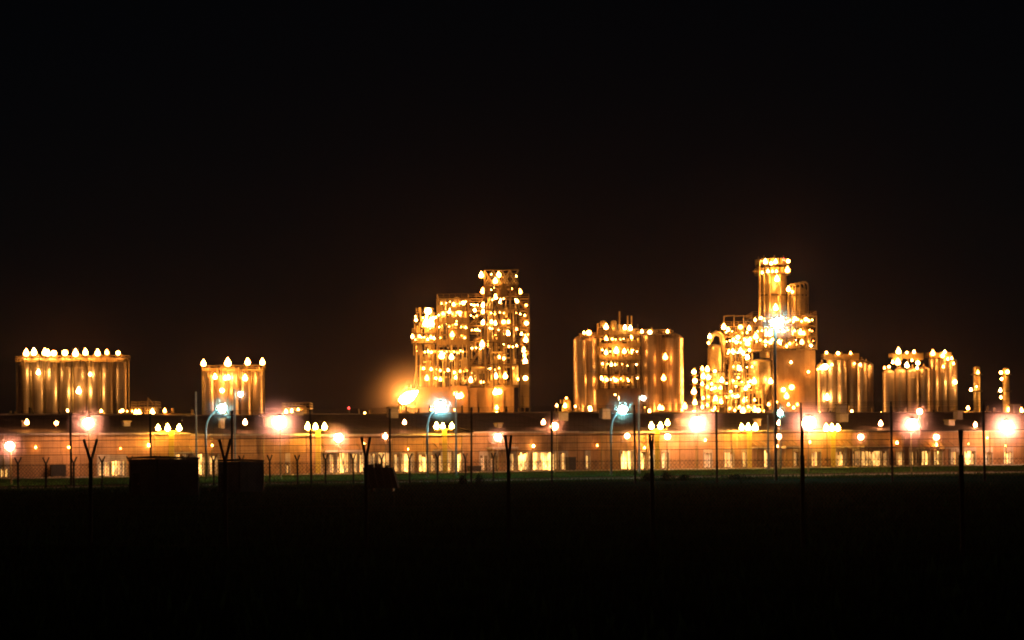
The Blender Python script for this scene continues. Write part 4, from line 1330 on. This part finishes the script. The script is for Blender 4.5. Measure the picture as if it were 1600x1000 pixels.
def chain(bay, h, spacing, z0=0.05):
    """diamond wire of one bay in its own plane: x along, z up"""
    segs = []
    n = int((bay + h) / spacing)
    for i in range(n + 1):
        c = i * spacing
        # rising wire x - z = c - h ; falling wire x + z = c
        xa, za = max(0.0, c - h), min(h, c)
        xb, zb = min(bay, c), max(0.0, c - bay)
        segs.append(((xa, 0, z0 + za), (xb, 0, z0 + zb)))
        segs.append(((bay - xa, 0.01, z0 + za), (bay - xb, 0.01, z0 + zb)))
    return segs

def chain_data(key, bay, h, spacing, w):
    if key not in MESH:
        o = sticks('wire_mesh', None, (upright_wires if key[0] == 'security_fence' else chain)(bay, h, spacing), w, WIREM)
        MESH[key] = o.data
        COL.objects.unlink(o); bpy.data.objects.remove(o)
    return MESH[key]

def fence(name, label, pts, post_h, post_w, arm, mesh_h, spacing, wire_w, armdir, post_mat=POSTM, strands=3, top_wire=True):
    t = thing(name, label, 'fence', (pts[0][0], pts[0][1], 0))
    ad = Vector((math.sin(armdir), math.cos(armdir), 0))
    P = [Vector((x, y, 0)) for x, y in pts]
    for p in P:
        hgt = post_h + R.uniform(-0.03, 0.03)
        lean = R.uniform(-0.012, 0.012) * hgt
        topp = p + Vector((lean, 0, hgt))
        po = bar('post', t, p, topp, post_w, post_mat)
        if arm:
            for sgn in (-1, 1):
                bar('arm', po, topp - Vector((0, 0, 0.04)), topp + ad * sgn * arm + Vector((0, 0, arm * 1.25)), post_w * 0.62, post_mat)
    for a, b in zip(P[:-1], P[1:]):
        v = b - a; L = v.length
        M = Matrix.Translation(a) @ Matrix.Rotation(math.atan2(v.y, v.x), 4, 'Z')
        M = M @ Matrix.Diagonal((L / 1.0, 1, 1, 1))
        key = (name, 'mesh')
        if key not in MESH:
            MESH[key + ('L',)] = L
            chain_data(key, L, mesh_h, spacing, wire_w)
        M = Matrix.Translation(a) @ Matrix.Rotation(math.atan2(v.y, v.x), 4, 'Z') @ Matrix.Diagonal((L / MESH[key + ('L',)], 1, 1, 1))
        o = link('wire_mesh', MESH[key], M, t); o['kind'] = 'stuff'
        segs = []
        for hh in ((mesh_h, mesh_h * 0.5, 0.1) if top_wire else ()):
            segs.append((a + Vector((0, 0, hh)), b + Vector((0, 0, hh))))
        if arm:
            for sgn in (-1, 1):
                for k in range(1, strands + 1):
                    f = k / strands
                    off = ad * sgn * arm * f + Vector((0, 0, post_h + arm * 1.25 * f))
                    segs.append((a + off, b + off))
        sticks('strand', t, segs, wire_w * 1.6, WIREM)
    return t

# near fence: forked concrete posts
near = []
for px, d in ((-72, 57.5), (140, 56), (352, 55), (571, 54), (793, 53), (1019, 52), (1253, 50.4), (1503, 48.4), (1765, 46.5)):
    near.append(line_pt(px, d))
fence('forked_post_fence', 'near chain-link fence on seven forked dark posts crossing the field', near, 2.55, 0.10, 0.5, 2.45, 0.12, 0.006, math.radians(9.6))
# tall fence on the field edge
tall = []
for i, px in enumerate((-16, 111, 236, 362, 486, 609, 736, 862, 992, 1120, 1253, 1394, 1538, 1690)):
    tall.append(line_pt(px, 170 - i * 1.4))
fence('security_fence', 'tall straight-posted security fence along the lit verge', tall, 6.1, 0.17, 0.3, 6.0, 0.42, 0.009, math.radians(8))
# low forked fence
low = []
for i in range(19):
    px = -16 + 43.7 * i
    low.append(line_pt(px, 152 + i * 0.9))
fence('field_fence', 'low fence on small forked posts between the dark huts and the road', low, 2.1, 0.14, 0.4, 2.0, 0.28, 0.008, math.radians(25))

# ------------------------------------------------------------------ bush and tuft near the fence
def bush(px, py, d, wpx, hpx, n, label, seed, leaf=None):
    r = random.Random(seed)
    p = Vector((*line_pt(px, d), 0)); s = F / d
    t = thing('bush', label, 'bush', p)
    for k in range(6):
        a = r.uniform(0, 6.28); h = hpx / s * r.uniform(0.4, 0.8)
        pipe('stem', t, p, p + Vector((math.cos(a) * wpx / s * 0.25, math.sin(a) * 0.15, h)), 0.008, POSTM, 6, taper=0.4)
    vs, fs = [], []
    for i in range(n):
        a = r.uniform(0, 6.28); ph = r.random()
        rad = (r.random() ** 0.5)
        x = math.cos(a) * rad * wpx / s / 2 * (0.6 + 0.4 * math.sin(3 * a + 1)); y = math.sin(a) * rad * wpx / s / 2
        z = hpx / s * (ph * (1 - 0.5 * rad * rad)) + 0.02
        sz = r.uniform(0.02, 0.05) * max(1.0, d / 80)
        u = Vector((r.uniform(-1, 1), r.uniform(-1, 1), r.uniform(-0.5, 1))).normalized() * sz
        v = Vector((r.uniform(-1, 1), r.uniform(-1, 1), r.uniform(-1, 1))).normalized() * sz * 0.5
        c = p + Vector((x, y, z)); k = len(vs)
        vs += [tuple(c - u), tuple(c + v), tuple(c + u), tuple(c - v)]
        fs.append((k, k + 1, k + 2, k + 3))
    me = bpy.data.meshes.new('crown'); me.from_pydata(vs, [], fs); me.materials.append(leaf or (LEAF if d < 80 else BLADE))
    link('crown', me, Matrix.Identity(4), t)
bush(1000, 868, 51, 30, 26, 900, 'small dull yellow bush by the forked post in the dark field', 5)
bush(1102, 866, 51, 16, 9, 260, 'tiny low tuft in the dark field right of the yellow bush', 6)

for i, (px, w, h, lab) in enumerate(((1012, 34, 13, 'low dark shrub just left of a tall fence post below the spiked frame'), (1041, 30, 16, 'low dark shrub on the field edge below the rightmost fat silo'),
        (1068, 26, 10, 'smallest low dark shrub on the field edge below the slim columns'), (722, 16, 15, 'spiky dark weed clump left of the tall fence post below the crowned tower'),
        (748, 15, 16, 'spiky dark weed clump right of the tall fence post below the crowned tower'), (1150, 60, 9, 'broad flat dark shrub on the field edge below the piping frame'))):
    bush(px, 0, edge_d(px) - 3, w, h, 700, lab, 40 + i)

# ------------------------------------------------------------------ hazy night air
bm = bmesh.new(); bmesh.ops.create_cube(bm, size=1.0)
hm = bpy.data.materials.new('night_haze')
n, l = nodes(hm)
n.remove(n['Principled BSDF'])
pv = n.new('ShaderNodeVolumePrincipled')
pv.inputs['Color'].default_value = (0.95, 0.72, 0.8, 1)
pv.inputs['Density'].default_value = 0.00004
pv.inputs['Density Attribute'].default_value = ''
pv.inputs['Anisotropy'].default_value = 0.94
l.new(pv.outputs['Volume'], n['Material Output'].inputs['Volume'])
hz = link('haze', bm_mesh('haze', bm, hm), Matrix.Translation((0, 730, 31)) @ Matrix.Diagonal((1840, 1600, 64, 1)))
hz['kind'] = 'stuff'
